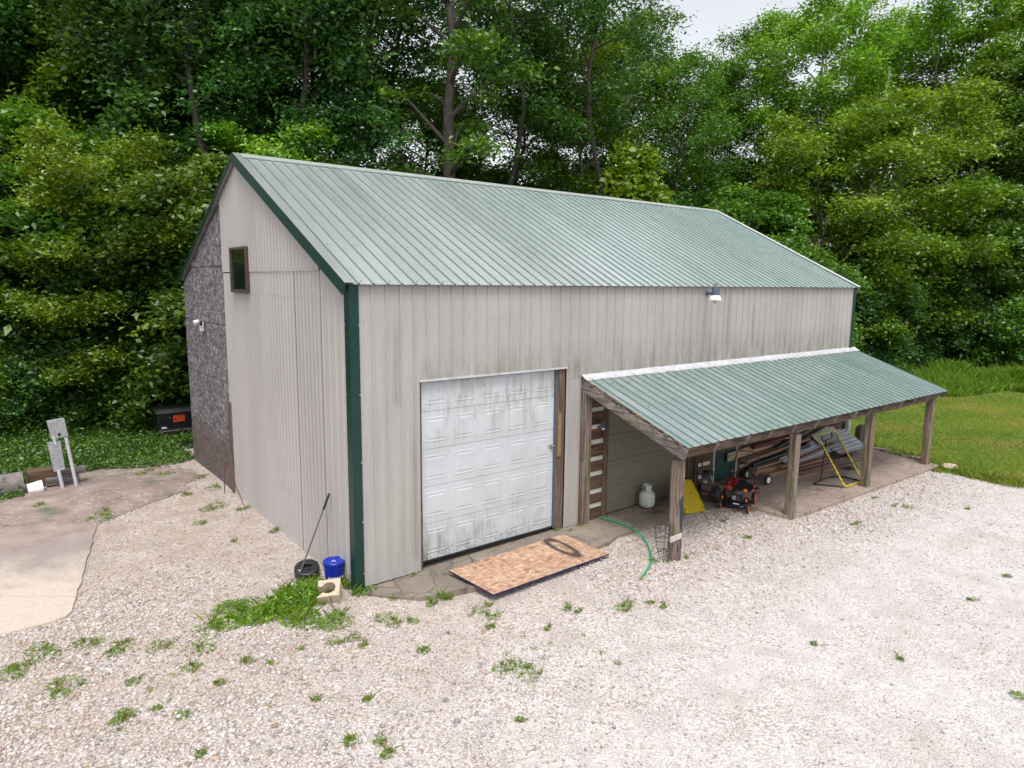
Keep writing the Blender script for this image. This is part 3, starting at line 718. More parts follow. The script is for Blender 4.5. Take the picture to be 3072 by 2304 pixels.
# decking strips, visible ragged at the left end
dk = MB(); rs = random.Random(7); v = .03
while v < PL-.1:
    wv = rs.uniform(.06, .11); a = Vector(pmap(PX0+.0+rs.uniform(-.03, .035), -.018, v)); b = Vector(pmap(PX1-.03, -.018, v))
    dk.add([pmap(a.x, -.004, v), pmap(PX1-.03, -.004, v), pmap(PX1-.03, -.004, v+wv), pmap(a.x+rs.uniform(-.01, .02), -.004, v+wv), pmap(a.x, -.028, v), pmap(PX1-.03, -.028, v), pmap(PX1-.03, -.028, v+wv), pmap(a.x, -.028, v+wv)],
           [(0, 3, 2, 1), (4, 5, 6, 7), (0, 4, 7, 3), (0, 1, 5, 4), (2, 3, 7, 6), (1, 2, 6, 5)]); v += wv+.006
dk.build('roof_decking', M['woodx'], proof)
# rafters
def rafter(x, w_=.05, h_=.20, tail=0., first=False, label=None):
    r = MB(); top = -.03
    if first:
        # rotten end rafter: ragged upper edge
        n_ = 40; vs_ = []; rr = random.Random(11)
        for i in range(n_+1):
            v = .04+(PL-.02-.04)*i/n_; rag = 0
            if .25 < i/n_ < .95: rag = .05*abs(math.sin(i*.55))*rr.uniform(.3, 1)*(1 if i % 3 else .4)
            for dx in (0, w_):
                vs_ += [pmap(x+dx, top-rag-(.0 if dx else rr.uniform(0, .012)), v), pmap(x+dx-(0 if dx else rr.uniform(0, .01)), top-h_*.55, v), pmap(x+dx, top-h_, v)]
        fs_ = []
        for i in range(n_):
            a = i*6; b = a+6
            fs_ += [(a, b, b+1, a+1), (a+1, b+1, b+2, a+2), (a+3, a+4, b+4, b+3), (a+4, a+5, b+5, b+4), (a, a+3, b+3, b), (a+2, b+2, b+5, a+5)]
        e = n_*6; fs_ += [(e, e+3, e+4, e+1), (e+1, e+4, e+5, e+2), (0, 1, 4, 3), (1, 2, 5, 4)]
        r.add(vs_, fs_)
    else:
        v1 = PL-.005+tail; P = []
        for dx in (0, w_): P += [pmap(x+dx, top, .0), pmap(x+dx, top, v1), pmap(x+dx, top-h_*.85, v1-.03), pmap(x+dx, top-h_, v1-.22), pmap(x+dx, top-h_, .0)]
        r.add(P, [(0, 1, 2, 3, 4), (9, 8, 7, 6, 5), (0, 5, 6, 1), (1, 6, 7, 2), (2, 7, 8, 3), (3, 8, 9, 4), (4, 9, 5, 0)])
    o = r.build('rafter', M['woody'], barn, bevel=.004)
    if label: o['label'] = label
    return o
rafter(PX0+.0, .075, .20, first=True, label='rotten split end rafter')
for x, tl in ((5.35, 0), (6.2, .02), (7.0, -.02), (7.75, 0), (8.55, .01), (9.3, 0), (10.05, .02), (10.75, 0), (11.5, -.01), (12.25, .01), (12.95, 0), (13.7, .01), (14.35, 0), (14.76, 0)):
    rafter(x, tail=tl)
PY = -2.165
bz1 = HP-(-PY)/pc*ps-.19
MB().b2((PX0+.08, PY-.02, bz1-.16), (14.7, PY+.03, bz1+.03)).build('porch_beam', M['woodx'], barn, bevel=.006)
MB().b2((PX0+.08, PY+.035, bz1-.16), (14.7, PY+.075, bz1+.03)).build('porch_beam', M['woodx'], barn, bevel=.006)
MB().b2((PX0, -.075, HP-.24), (14.7, -.03, HP-.05)).build('ledger_board', M['woodx'], barn, bevel=.004)
def post(x, y, z0, w1, lab, rot=0):
    p = MB(); rr = random.Random(int(x*10)); n_ = 9; zt = bz1-.165
    for i in range(n_+1):
        z = z0+(zt-z0)*i/n_; k = 1+rr.uniform(-.02, .02); h = w1/2*k; j_ = rr.uniform(-.004, .004)
        b = .012
        for (a, c) in ((-h, -h+b), (-h+b, -h), (h-b, -h), (h, -h+b), (h, h-b), (h-b, h), (-h+b, h), (-h, h-b)): p.v.append((x+a+j_, y+c, z))
    for i in range(n_):
        for j in range(8): p.f.append((i*8+j, i*8+(j+1) % 8, (i+1)*8+(j+1) % 8, (i+1)*8+j))
    p.f.append(tuple(range(7, -1, -1))); p.f.append(tuple(n_*8+j for j in range(8)))
    o = p.build('porch_post', M['woodz'], barn); o['label'] = lab; return o
p1 = post(4.66, PY, -.05, .165, 'porch post smeared with dark green paint')
post(8.10, PY-.06, -.03, .165, 'porch post behind the orange mower'); post(11.28, PY-.02, .08, .165, 'porch post beside the yellow net frame'); post(14.52, PY, .08, .165, 'porch post at the grass end')
MB().b2((4.60, -.12, .02), (4.71, -.035, 2.6)).build('porch_post', M['woodz'], barn, bevel=.01)
MB().b2((4.535, -.1, .02), (4.595, .02, 2.75)).build('wall_post', M['woodz'], barn, bevel=.006)
MB().box((4.55, PY-.105, .43), (.28, .03, .085), Matrix.Rotation(R(-3), 3, 'Y')).build('nailed_board', m_plain('pale_board', (.52, .46, .44), .8, 0, .2, 10), p1, bevel=.003)
sm = MB(); sm.add([(4.655, PY-.0868, .60), (4.725, PY-.0868, .48), (4.728, PY-.0868, .85), (4.727, PY-.0868, 1.16), (4.70, PY-.0868, 1.10), (4.62, PY-.0868, 1.02), (4.64, PY-.0868, .9)], [(0, 1, 2, 3, 4, 5, 6)]); sm.build('paint_smear', m_plain('dark_green_smear', (.012, .035, .045), .5, 0, .6, 14), p1)
# light switch box and cable under the porch are too small to read in the photo

# ================================================================ things on and around the barn
G0 = lambda x, y: float(gh(np.float64(x), np.float64(y)))
# yard light high on the front wall
yl = thing('yard_light', 'dark grey dusk-to-dawn yard light with ribbed reflector high on the front wall', 'outdoor light', (8.12, 0, 4.33))
MB().lathe([(.05, 0), (.05, .02), (.03, .03)], (0, -.02, 0), Matrix.Rotation(R(90), 3, 'X'), 16).tube(rounded([(0, -.03, 0), (-.05, -.2, .0), (-.14, -.30, .02)], .05), .028, 10).build('arm', M['bluegrey'], yl, smooth=True)
cx, cy = -.17, -.35
MB().lathe([(.0, .155), (.055, .155), (.072, .14), (.085, -.03), (.07, -.035)], (cx, cy, 0), None, 24).build('housing', M['bluegrey'], yl, smooth=True)
MB().lathe([(.03, 0), (.034, .045), (.02, .05)], (cx, cy, .155), None, 14).build('photocell', M['gold'], yl, smooth=True)
rb = MB(); n_ = 48; vs_ = []
for (r, z) in ((.078, -.035), (.10, -.06), (.125, -.13), (.122, -.135)):
    for j in range(n_):
        k = 1+(.035 if j % 2 else 0); a = 2*math.pi*j/n_; vs_.append((cx+r*k*math.cos(a), cy+r*k*math.sin(a), z))
fs_ = [(i*n_+j, i*n_+(j+1) % n_, (i+1)*n_+(j+1) % n_, (i+1)*n_+j) for i in range(3) for j in range(n_)]
rb.add(vs_, fs_).build('reflector', M['white_metal'], yl)
MB().lathe([(.02, .02), (.03, -.02), (.034, -.08), (.02, -.12), (.0, -.13)], (cx, cy, -.09), None, 16).build('bulb', m_glass('clear_bulb', (.5, .5, .48), .1), yl, smooth=True)
# gooseneck lamp by the tan door
bl = thing('barn_lamp', 'small gooseneck barn lamp with blue-grey shade and lit pink bulb beside the tan door', 'wall lamp', (4.90, -.02, 1.95))
MB().lathe([(.055, 0), (.055, .015), (.045, .03), (.0, .032)], (0, 0, 0), Matrix.Rotation(R(90), 3, 'X'), 20).build('backplate', M['rust'], bl, smooth=True)
MB().tube(rounded([(0, -.02, 0), (.0, -.06, .10), (.03, -.16, .11), (.045, -.17, .02)], .05), .008, 8).lathe([(.03, 0), (.022, .05), (.0, .055)], (.045, -.17, -.015), None, 12).build('gooseneck', M['rust'], bl, smooth=True)
MB().lathe([(.02, .04), (.04, .03), (.06, -.005), (.115, -.05), (.118, -.06), (.105, -.052), (.05, -.01), (.0, .0)], (.045, -.17, -.04), None, 28).build('lamp_shade', M['bluegrey'], bl, smooth=True)
MB().lathe([(.0, .0), (.03, -.03), (.036, -.06), (.02, -.085), (.0, -.09)], (.045, -.17, -.04), None, 16).build('bulb', M['bulb'], bl, smooth=True)
# flood light on the particle board
fl_ = thing('flood_light', 'white security floodlight on the weathered particle board', 'flood light', (-.03, 7.62, 3.5))
MB().box((-.04, 0, -.05), (.07, .17, .22)).build('sensor_box', M['white_metal'], fl_, bevel=.015)
MB().lathe([(.03, 0), (.05, .04), (.06, .12), (.0, .10)], (-.09, -.02, .08), Matrix.Rotation(R(-115), 3, 'Y'), 16).build('lamp_head', M['white_metal'], fl_, smooth=True)
MB().box((-.09, -.15, .03), (.05, .09, .10)).build('dark_head', M['black'], fl_, bevel=.01)

# OSB board lying before the white door
def m_board():
    t = m_osb('board_osb', [(.1, (.26, .11, .06)), (.3, (.42, .245, .15)), (.6, (.50, .325, .22)), (.9, (.64, .49, .365))], 30); bs = t.bs
    col = bs.inputs['Base Color'].links[0].from_socket
    xyz = t.sep(); c0 = ((le0.x+le1.x)/2, (le0.y+le1.y)/2); ang = math.atan2(le1.y-le0.y, le1.x-le0.x); ca, sa = math.cos(ang), math.sin(ang)
    dx = t.math('SUBTRACT', xyz[0], c0[0]); dy = t.math('SUBTRACT', xyz[1], c0[1])
    u = t.math('ADD', t.math('MULTIPLY', dx, ca), t.math('MULTIPLY', dy, sa)); v = t.math('SUBTRACT', t.math('MULTIPLY', dy, ca), t.math('MULTIPLY', dx, sa))
    r = t.math('SQRT', t.math('ADD', t.math('POWER', t.math('DIVIDE', u, BA), 2.), t.math('POWER', t.math('DIVIDE', v, BB), 2.)))
    n = t.noise(30, 3); d = t.math('ABSOLUTE', t.math('SUBTRACT', r, 1.)); k = t.math('MULTIPLY', t.rng(d, .12, .5, 1., 0.), t.rng(n, .3, .6, .75, 1.))
    gr = t.math('MULTIPLY', t.rng(t.math('ABSOLUTE', t.math('SUBTRACT', v, t.math('MULTIPLY', u, .5))), .0, .12, 1., 0.), t.rng(t.math('ABSOLUTE', t.math('ADD', u, .05)), .1, .33, 1., 0.))
    col = t.mix(t.math('MULTIPLY', gr, t.ramp(t.noise(14, 4), [(.4, 0.), (.6, .75)])), col, (.01, .14, .08)); col = t.mix(t.math('MULTIPLY', k, .97), col, (.008, .008, .014))
    t.l(col, bs.inputs['Base Color']); return t.m
BZ = .085
bc = [gz(1347, 1711, BZ), gz(1480, 1783, BZ), gz(1827, 1661, BZ), gz(1688, 1602, BZ)]
bctr = (bc[0]+bc[1]+bc[2]+bc[3])/4; bd = (bc[2]-bc[1]).normalized(); brz = math.atan2(bd.y, bd.x)
e0 = gz(1641, 1618, BZ); e1 = gz(1729, 1665, BZ); s0 = gz(1672, 1650, BZ); s1_ = gz(1702, 1634, BZ)
inv = Matrix.Rotation(-brz, 3, 'Z'); le0 = inv @ (e0-bctr); le1 = inv @ (e1-bctr)
BA, BB = (le1-le0).length/2, .125
board = thing('particle_board_sheet', 'loose particle board sheet with a black spray-painted ring lying before the white garage door', 'board', (bctr.x, bctr.y, BZ-.024), brz)
mb_ = m_board()
# move the ring to its measured place
for nd in mb_.node_tree.nodes: pass
loc = [inv @ (p-bctr) for p in bc]; poly = [(p.x, p.y) for p in loc][::-1]
poly = poly if sum(poly[i][0]*poly[(i+1) % 4][1]-poly[(i+1) % 4][0]*poly[i][1] for i in range(4)) > 0 else poly[::-1]
MB().prism(poly, .003, .024).build('top_face', mb_, board)
pe = [(x*1.0015, y*1.003) for x, y in poly]; MB().prism(pe, 0, .0225).build('painted_edge', M['navy'], board)

# blue bucket
bk = thing('lidded_bucket', 'blue plastic bucket with blue lid against the gable beside the corner trim', 'bucket', (-.14, .47, G0(-.1, .4)-.0))
MB().lathe([(.125, 0), (.13, .01), (.148, .29), (.156, .29), (.156, .31), (.149, .31), (.15, .335)]).build('bucket_body', M['blue'], bk, smooth=True)
MB().lathe([(.162, .325), (.165, .33), (.165, .375), (.158, .383), (.146, .383), (.142, .372), (.0, .372)], n=36).build('lid', M['blue'], bk, smooth=True)
q = MB(); q.box((-.02, .0, .3735), (.045, .012, .002), Matrix.Rotation(.6, 3, 'Z')); q.box((.012, -.02, .3738), (.04, .012, .002), Matrix.Rotation(1.3, 3, 'Z')); q.box((.0, .02, .3742), (.035, .01, .002), Matrix.Rotation(-.3, 3, 'Z')); q.build('lid_sticker', M['white_metal'], bk)
q = MB(); rr = random.Random(2)
for i in range(9):
    a = math.radians(-150+i*14); q.box((.1305*math.cos(a)*1.06, .1305*math.sin(a)*1.06, .14), (.004, .014, .05), Matrix.Rotation(a, 3, 'Z'))
q.build('printed_mark', M['white_metal'], bk)
# black round weight
bw_ = thing('round_weight', 'black round plastic base with a slotted hole lying on the gravel by the gable', 'plastic base', (-.36, 1.0, G0(-.3, 1)+.04), .5, rot=(R(16), R(-8), .0))
MB().lathe([(.17, 0), (.19, .01), (.195, .10), (.185, .135), (.165, .145), (.09, .138), (.082, .135), (.075, .08), (.0, .08)], n=40).build('drum', M['black'], bw_, smooth=True)
MB().box((.03, .0, .09), (.13, .04, .02)).build('slot', M['rubber'], bw_, bevel=.01)
MB().box((-.13, -.02, .1435), (.012, .035, .002)).build('label_strip', M['white_metal'], bw_)
# leaning stick
pb, pt = gz(893, 1738, G0(-.5, .8)+.03), gx(988, 1480, -.04)
st = thing('handled_pole', 'grey metal pole with black grip leaning on the gable wall', 'pole', pb)
dv = pt-pb; MB().tube([Vector((0, 0, 0))-dv*.0, dv*.82], .012, 10).build('shaft', m_plain('grey_shaft', (.14, .15, .17), .4, .3, .2, 8), st, smooth=True)
MB().tube([dv*.81, dv*.82, dv*.99, dv], [.014, .018, .018, .012], 10).build('grip', M['black'], st, smooth=True)
# chimney block
cb = thing('chimney_block', 'tan concrete chimney block with a round hole standing in the weeds at the corner', 'concrete block', (-.40, .02, G0(-.4, 0)+.055), R(-28), rot=(R(24), R(-6), R(-32)))
def ringblock(w_, d_, h_, r, n=28, gap=None):
    P = []; I = []
    for k in range(n):
        a = 2*math.pi*(k+.5)/n; cx_, sy_ = math.cos(a), math.sin(a); s_ = min(w_/2/abs(cx_) if cx_ else 9, d_/2/abs(sy_) if sy_ else 9); P.append((cx_*s_, sy_*s_)); I.append((cx_*r, sy_*r))
    mb = MB()
    rng_ = [k for k in range(n) if not gap or not (gap[0] <= k < gap[1])]
    for k in rng_:
        k2 = (k+1) % n; a, b, c, d = P[k], P[k2], I[k2], I[k]
        vs_ = [(*a, 0), (*b, 0), (*c, 0), (*d, 0), (*a, h_), (*b, h_), (*c, h_), (*d, h_)]
        f_ = [(4, 5, 6, 7), (0, 3, 2, 1), (0, 1, 5, 4), (2, 3, 7, 6)]
        if gap and k == (gap[1] % n): f_.append((0, 4, 7, 3))
        if gap and k2 == gap[0]: f_.append((1, 2, 6, 5))
        mb.add(vs_, f_)
    return mb
ringblock(.36, .36, .19, .115, 28, (12, 17)).build('block_body', M['block'], cb)
MB().box((.04, -.181, .10), (.012, .004, .185)).build('score_line', M['dark_metal'], cb)

cb.scale = (.88, .88, .88)
# garden hose
hp = [(1800, 1551), (1835, 1561), (1880, 1578), (1915, 1598), (1940, 1628), (1952, 1662), (1950, 1690), (1938, 1714), (1920, 1738)]
pts = []
raw = [gz(a, b, .075 if i < 4 else .03) for i, (a, b) in enumerate(hp)]
for i in range(len(raw)-1):
    a0 = raw[max(i-1, 0)]; a1 = raw[i]; a2 = raw[i+1]; a3 = raw[min(i+2, len(raw)-1)]
    for k in range(5):
        t_ = k/5; pts.append(.5*((2*a1)+(-a0+a2)*t_+(2*a0-5*a1+4*a2-a3)*t_*t_+(-a0+3*a1-3*a2+a3)*t_**3))
pts.append(raw[-1]); o0 = pts[0].copy()
hs_ = thing('garden_hose', 'green garden hose snaking from the wall across apron and gravel', 'hose', o0)
MB().tube([p-o0 for p in pts], .014, 8).build('hose_tube', M['hose'], hs_, smooth=True)
MB().tube([pts[-2]-o0, pts[-1]-o0, pts[-1]-o0+(pts[-1]-pts[-2])*.4], .018, 8).build('hose_end', M['gold'], hs_, smooth=True)

# propane tank
tk = thing('propane_tank', 'white rusty propane tank on the apron before the tan door', 'gas tank', (6.22, -.22, .055))
tko = MB().lathe([(.10, .02), (.14, .05), (.157, .10), (.160, .25), (.15, .30), (.11, .345), (.05, .365), (.0, .37)], n=36).build('tank_body', M['tank'], tk, smooth=True)
MB().lathe([(.115, 0), (.115, .035), (.105, .05), (.10, .0)]).build('foot_ring', M['dark_metal'], tk, smooth=True)
cl = MB()
for a0, a1, zt_ in ((200, 300, .455), (20, 150, .455)):
    pr_ = []; n_ = 10
    for i in range(n_+1):
        a = R(a0+(a1-a0)*i/n_)
        for (r, z) in ((.082, .33), (.088, zt_), (.080, zt_), (.074, .33)): pr_.append((r*math.cos(a), r*math.sin(a), z))
    cl.add(pr_, [(i*4+k, (i+1)*4+k, (i+1)*4+(k+1) % 4, i*4+(k+1) % 4) for i in range(n_) for k in range(4)]+[(0, 1, 2, 3), tuple(n_*4+k for k in (3, 2, 1, 0))])
cl.tube([(.086*math.cos(2*math.pi*j/20), .086*math.sin(2*math.pi*j/20), .465) for j in range(21)], .013, 8, False); cl.build('collar', M['tank'], tk, smooth=True)
MB().lathe([(.025, .36), (.025, .40), (.035, .41), (.035, .43), (.012, .44)]).box((.03, 0, .40), (.05, .03, .03)).build('valve', M['dark_metal'], tk, smooth=True)
q = MB()
for a, z, s_ in ((-110, .24, .022), (-140, .09, .016), (-60, .10, .02), (-80, .07, .014)):
    a = R(a); q.box((.159*math.cos(a), .159*math.sin(a), z), (.006, s_, s_*.8), Matrix.Rotation(a, 3, 'Z'))
join_into(tko, q, m_plain('rust_spot', (.25, .08, .03), .9))
# dry leaves beside the tank
rr = random.Random(5); q = MB()
for i in range(90):
    a = rr.uniform(0, 6.28); r = rr.gauss(0, .12); c = Vector((6.15+r*math.cos(a)*1.3, -.52+r*math.sin(a), .065+rr.uniform(0, .03)))
    q.box(c, (rr.uniform(.03, .09), .018, .002), Euler((rr.uniform(-.5, .5), rr.uniform(-.5, .5), rr.uniform(0, 6))).to_matrix())
tag(q.build('dry_leaves', M['dryleaf']), 'small heap of dry brown leaves on the apron by the white gas tank', 'leaves', kind='stuff')

# yellow garden cart bed leaning, with its wheel
yc = thing('garden_cart', 'yellow garden cart bed tipped on its side against the clutter behind the first porch post', 'cart', (6.9, -.8, .06))
TLc, TRc, BRc, BLc = gy(2022, 1440, -.55), gy(2076, 1438, -.55), gz(2118, 1531, .07), gz(2059, 1542, .07)
O_ = Vector((6.9, -.8, .06)); nu = 12
def plate(c4, th, rad=.1):
    TL, TR, BR, BL = c4; nrm = (TR-TL).cross(BL-TL).normalized()
    if nrm.y > 0: nrm = -nrm
    out = []
    cs4 = [(0, 0), (1, 0), (1, 1), (0, 1)]
    for ci, (u, v) in enumerate(cs4):
        for k in range(5):
            a = math.pi/2*k/4; s_, c_ = math.sin(a), math.cos(a)
            if ci == 0: uu, vv = rad*(1-c_), rad*(1-s_); uu, vv = rad-rad*c_, rad-rad*s_
            if ci == 1: uu, vv = 1-rad+rad*s_, rad-rad*c_
            if ci == 2: uu, vv = 1-rad+rad*c_, 1-rad+rad*s_
            if ci == 3: uu, vv = rad-rad*s_, 1-rad+rad*c_
            vv2 = vv; out.append((uu, vv2))
    def P(u, v): return (TL*(1-u)+TR*u)*(1-v)+(BL*(1-u)+BR*u)*v
    mb = MB(); n = len(out); ins = [(u*.88+.06, v*.92+.04) for u, v in out]
    vs_ = [P(u, v)-O_ for u, v in out]+[P(u, v)-O_-nrm*th for u, v in out]+[P(u, v)-O_+nrm*.0 for u, v in ins]+[P(u, v)-O_-nrm*.008 for u, v in ins]
    f_ = [(i, (i+1) % n, 2*n+(i+1) % n, 2*n+i) for i in range(n)]+[(2*n+i, 2*n+(i+1) % n, 3*n+(i+1) % n, 3*n+i) for i in range(n)]+[tuple(3*n+i for i in range(n))]
    f_ += [(i, n+i, n+(i+1) % n, (i+1) % n) for i in range(n)]+[tuple(n+i for i in range(n-1, -1, -1))]
    return mb.add(vs_, f_), P, nrm
pm, PP, nrm_ = plate((TLc, TRc, BRc, BLc), .05); ybo = pm.build('cart_bed', M['yellow_bed'], yc)
q = MB()
for u, v in ((.03, .3), (.97, .3), (.03, .62), (.97, .62), (.97, .9), (.03, .88), (.97, .1), (.5, .02)):
    q.box(PP(u, v)-O_+nrm_*.002, (.02, .006, .035))
join_into(ybo, q, M['black'])
def wheel(mbt, mbh, c, r, wd, ax, hubr=.55, spoke=False):
    rot = Vector((0, 0, 1)).rotation_difference(Vector(ax)).to_matrix()
    mbt.lathe([(r*hubr, -wd/2), (r*.9, -wd/2), (r, -wd*.3), (r, wd*.3), (r*.9, wd/2), (r*hubr, wd/2), (r*hubr, -wd/2)], c, rot, 26)
    mbh.lathe([(r*hubr, -wd*.35), (r*hubr, wd*.38), (r*hubr*.85, wd*.42), (r*.25, wd*.2), (r*.2, wd*.5), (0, wd*.52), (0, -wd*.3)], c, rot, 22)
a = MB(); b = MB(); wheel(a, b, (-.32, .1, .13), .13, .06, (-.3, -1, 0), .5); a.build('tyre', M['rubber'], yc, smooth=True); b.build('wheel_hub', M['dark_metal'], yc, smooth=True)
MB().tube([(-.32, .1, .13), (.05, .28, .13), (.4, .3, .2)], .014, 8).tube([(-.05, .25, .1), (-.02, .45, .55)], .014, 8).build('under_frame', M['black'], yc)

# push mower
mo = thing('lawn_mower', 'black push mower with orange wheels and orange trimmed handle at the slab edge', 'lawn mower', (7.80, -1.24, .035), R(-157.6))
dk = MB(); n_ = 36; vs_ = []
prof = [(.30, .055), (.305, .08), (.285, .115), (.24, .145), (.16, .155), (.0, .158)]
def sup(a, r, ex=1.18): 
    c_, s_ = math.cos(a), math.sin(a); k = (abs(c_)**3.2+abs(s_)**3.2)**(-1/3.2); return (r*k*c_*.92*ex, r*k*s_)
for (r, z) in prof[:-1]:
    for j in range(n_): x_, y_ = sup(2*math.pi*j/n_, r*.9); vs_.append((x_-.02, y_, z))
fs_ = [(i*n_+j, i*n_+(j+1) % n_, (i+1)*n_+(j+1) % n_, (i+1)*n_+j) for i in range(len(prof)-2) for j in range(n_)]; fs_.append(tuple((len(prof)-2)*n_+j for j in range(n_))); fs_.append(tuple(range(n_-1, -1, -1)))
dk.add(vs_, fs_).build('deck', m_plain('black_deck', (.012, .014, .022), .35, .1, .25, 5), mo, smooth=True)
MB().box((.245, .03, .135), (.03, .12, .004), Matrix.Rotation(R(28), 3, 'Y')).build('white_badge', M['white_metal'], mo)
MB().lathe([(.13, .155), (.135, .20), (.12, .24), (.125, .25), (.125, .33), (.10, .36), (.0, .365)], (.0, 0, 0)).box((.13, .03, .23), (.12, .20, .12)).box((.02, -.14, .25), (.17, .1, .11)).build('engine', M['dark_metal'], mo, smooth=True, bevel=.01)
q = MB(); 
for k in range(14):
    a_ = 2*math.pi*k/14; q.box((.075*math.cos(a_), .075*math.sin(a_), .372), (.06, .01, .012), Matrix.Rotation(a_, 3, 'Z'))
q.build('starter_grille', M['black'], mo)
MB().box((.20, -.03, .24), (.03, .075, .08)).build('muffler', M['steel'], mo, bevel=.008)
MB().box((.16, .11, .25), (.06, .05, .10)).build('air_filter', M['black'], mo, bevel=.01)
MB().lathe([(.035, .0), (.042, .005), (.042, .035), (.03, .05), (.0, .05)], (-.02, .14, .335)).build('fuel_cap', M['orange'], mo, smooth=True)
for (x, y, r) in ((.30, .27, .095), (.30, -.27, .095), (-.30, .29, .14), (-.30, -.29, .14)):
    a = MB(); b = MB(); wheel(a, b, (0, 0, 0), r, .05, (0, 1 if y > 0 else -1, 0), .78)
    wo = a.build('wheel', M['rubber'], mo, smooth=True); wo.location = (x, y, r); b.build('hubcap', M['orange'], wo, smooth=True)
    s_ = MB().box((x+.0, y*.86, r+.07), (.025, .02, .13)).build('height_lever', M['black'], mo); MB().lathe([(.0, 0), (.018, .005), (.018, .05), (.0, .055)], (x, y*.86, r+.13)).build('lever_knob', M['orange'], mo, smooth=True)
hn = [(-.27, .24, .14), (-.55, .235, .50), (-.86, .22, .93), (-.90, .17, .97), (-.90, -.17, .97), (-.86, -.22, .93), (-.55, -.235, .50), (-.27, -.24, .14)]
MB().tube(rounded(hn, .05, 4), .0125, 8).tube(rounded([(-.56, .23, .53), (-.60, .1, .60), (-.60, -.1, .60), (-.56, -.23, .53)], .06), .007, 6).build('handle', M['black'], mo, smooth=True)
MB().tube(rounded([(-.80, .215, .87), (-.885, .2, .95), (-.885, .17, .985), (-.885, -.17, .985), (-.885, -.2, .95), (-.80, -.215, .87)], .03), .0075, 6).build('brake_bar', M['orange'], mo, smooth=True)
for y in (.245, -.245):
    MB().box((-.44, y*1.02, .35), (.03, .025, .04)).build('handle_knob', M['orange'], mo, bevel=.006); MB().box((-.60, y*1.0, .57), (.03, .03, .045)).build('handle_knob', M['orange'], mo, bevel=.006)

# tiller behind the mower
ti = thing('rotary_tiller', 'dusty black tiller with big tyres and tall black handles before the entry door', 'tiller', (7.62, -.62, .06), R(-150))
for y in (.2, -.2):
    a = MB(); b = MB(); wheel(a, b, (0, 0, 0), .16, .11, (0, 1 if y > 0 else -1, 0), .5); wo = a.build('wheel', M['rubber'], ti, smooth=True); wo.location = (.1, y*1.15, .16); b.build('rim', M['rust'], wo, smooth=True)
MB().box((.0, 0, .30), (.36, .2, .12)).box((.03, .0, .43), (.22, .2, .16)).lathe([(.10, .50), (.11, .53), (.09, .56), (.0, .57)], (.02, 0, 0)).build('engine', M['dark_metal'], ti, bevel=.012)
MB().lathe([(.0, -.11), (.06, -.11), (.07, -.09), (.07, .09), (.06, .11), (.0, .11)], (-.12, 0, .53), Matrix.Rotation(R(90), 3, 'X'), 20).build('fuel_tank', M['black'], ti, smooth=True)
MB().box((.10, .1, .50), (.05, .04, .05)).build('engine_cover', M['steel'], ti, bevel=.006); MB().box((.14, -.02, .42), (.04, .08, .05)).build('carburettor', M['steel'], ti, bevel=.006)
MB().box((-.05, 0, .2), (.6, .12, .05)).box((-.3, 0, .17), (.1, .44, .14)).build('tine_housing', M['rust'], ti, bevel=.01)
for y in (-.09, .05):
    MB().tube(rounded([(.08, y, .35), (.02, y*1.2, .75), (-.02, y*1.4, 1.03), (-.12, y*1.4, 1.09), (-.2, y*1.3, 1.03)], .06), .014, 8).build('handlebar', M['black'], ti, smooth=True)
# spare tyre against the jamb
sw = thing('spare_tyre', 'black tyre standing in the shade against the tan door jamb', 'tyre', (7.42, -.18, .07))
a = MB(); b = MB(); wheel(a, b, (0, 0, .2), .2, .11, (-.45, -1, .18), .5); a.build('tyre', M['rubber'], sw, smooth=True); b.build('rim', M['black'], sw, smooth=True)
# shovel handles in the corner
for i, (x, ln) in enumerate(((7.80, 1.55), (7.93, 1.7))):
    o = MB().tube([(0, 0, 0), (.03, .12, ln)], .014, 8).box((0, 0, .02), (.12, .03, .05)).build('tool_handle', M['black'], None, smooth=True); o.location = (x, -.17, .08)
    tag(o, ['black tool handle standing in the corner nearer the tan door', 'black tool handle standing in the corner nearer the entry door'][i], 'tool', 'tool handles in the corner')
# fuel can and red tray
gp0 = gz(2158, 1492, .08)
fc = thing('fuel_can', 'red plastic fuel can between the two machines', 'fuel can', (8.07, -.82, .08), .5)
MB().prism([(-.13, -.08), (.13, -.08), (.13, .08), (-.13, .08)], 0, .20).add([(-.13, -.08, .2), (.13, -.08, .2), (.13, .08, .2), (-.13, .08, .2), (-.09, -.05, .29), (.02, -.05, .29), (.02, .05, .29), (-.09, .05, .29)], [(0, 1, 5, 4), (1, 2, 6, 5), (2, 3, 7, 6), (3, 0, 4, 7), (4, 5, 6, 7)]).build('can_body', M['red'], fc, bevel=.015)
MB().tube(rounded([(.10, 0, .2), (.09, 0, .31), (-.02, 0, .33), (-.06, 0, .28)], .05), .014, 8).build('can_handle', M['red'], fc, smooth=True)
MB().tube([(-.06, 0, .28), (-.13, 0, .38), (-.17, 0, .42)], [.022, .014, .01], 8).build('spout', M['black'], fc, smooth=True)
rb_ = thing('red_tray', 'small red open box on the slab at the foot of the green entry door', 'box', (8.88, -.38, .08), .35)
MB().b2((-.13, -.1, 0), (.13, .1, .01)).b2((-.13, -.1, .01), (-.118, .1, .15)).b2((.118, -.1, .01), (.13, .1, .15)).b2((-.118, -.1, .01), (.118, -.088, .15)).b2((-.118, .088, .01), (.118, .1, .15)).build('tray_box', M['red'], rb_)
MB().b2((-.10, -.07, .011), (.1, .07, .08)).build('packed_rags', M['dark_metal'], rb_, bevel=.02)
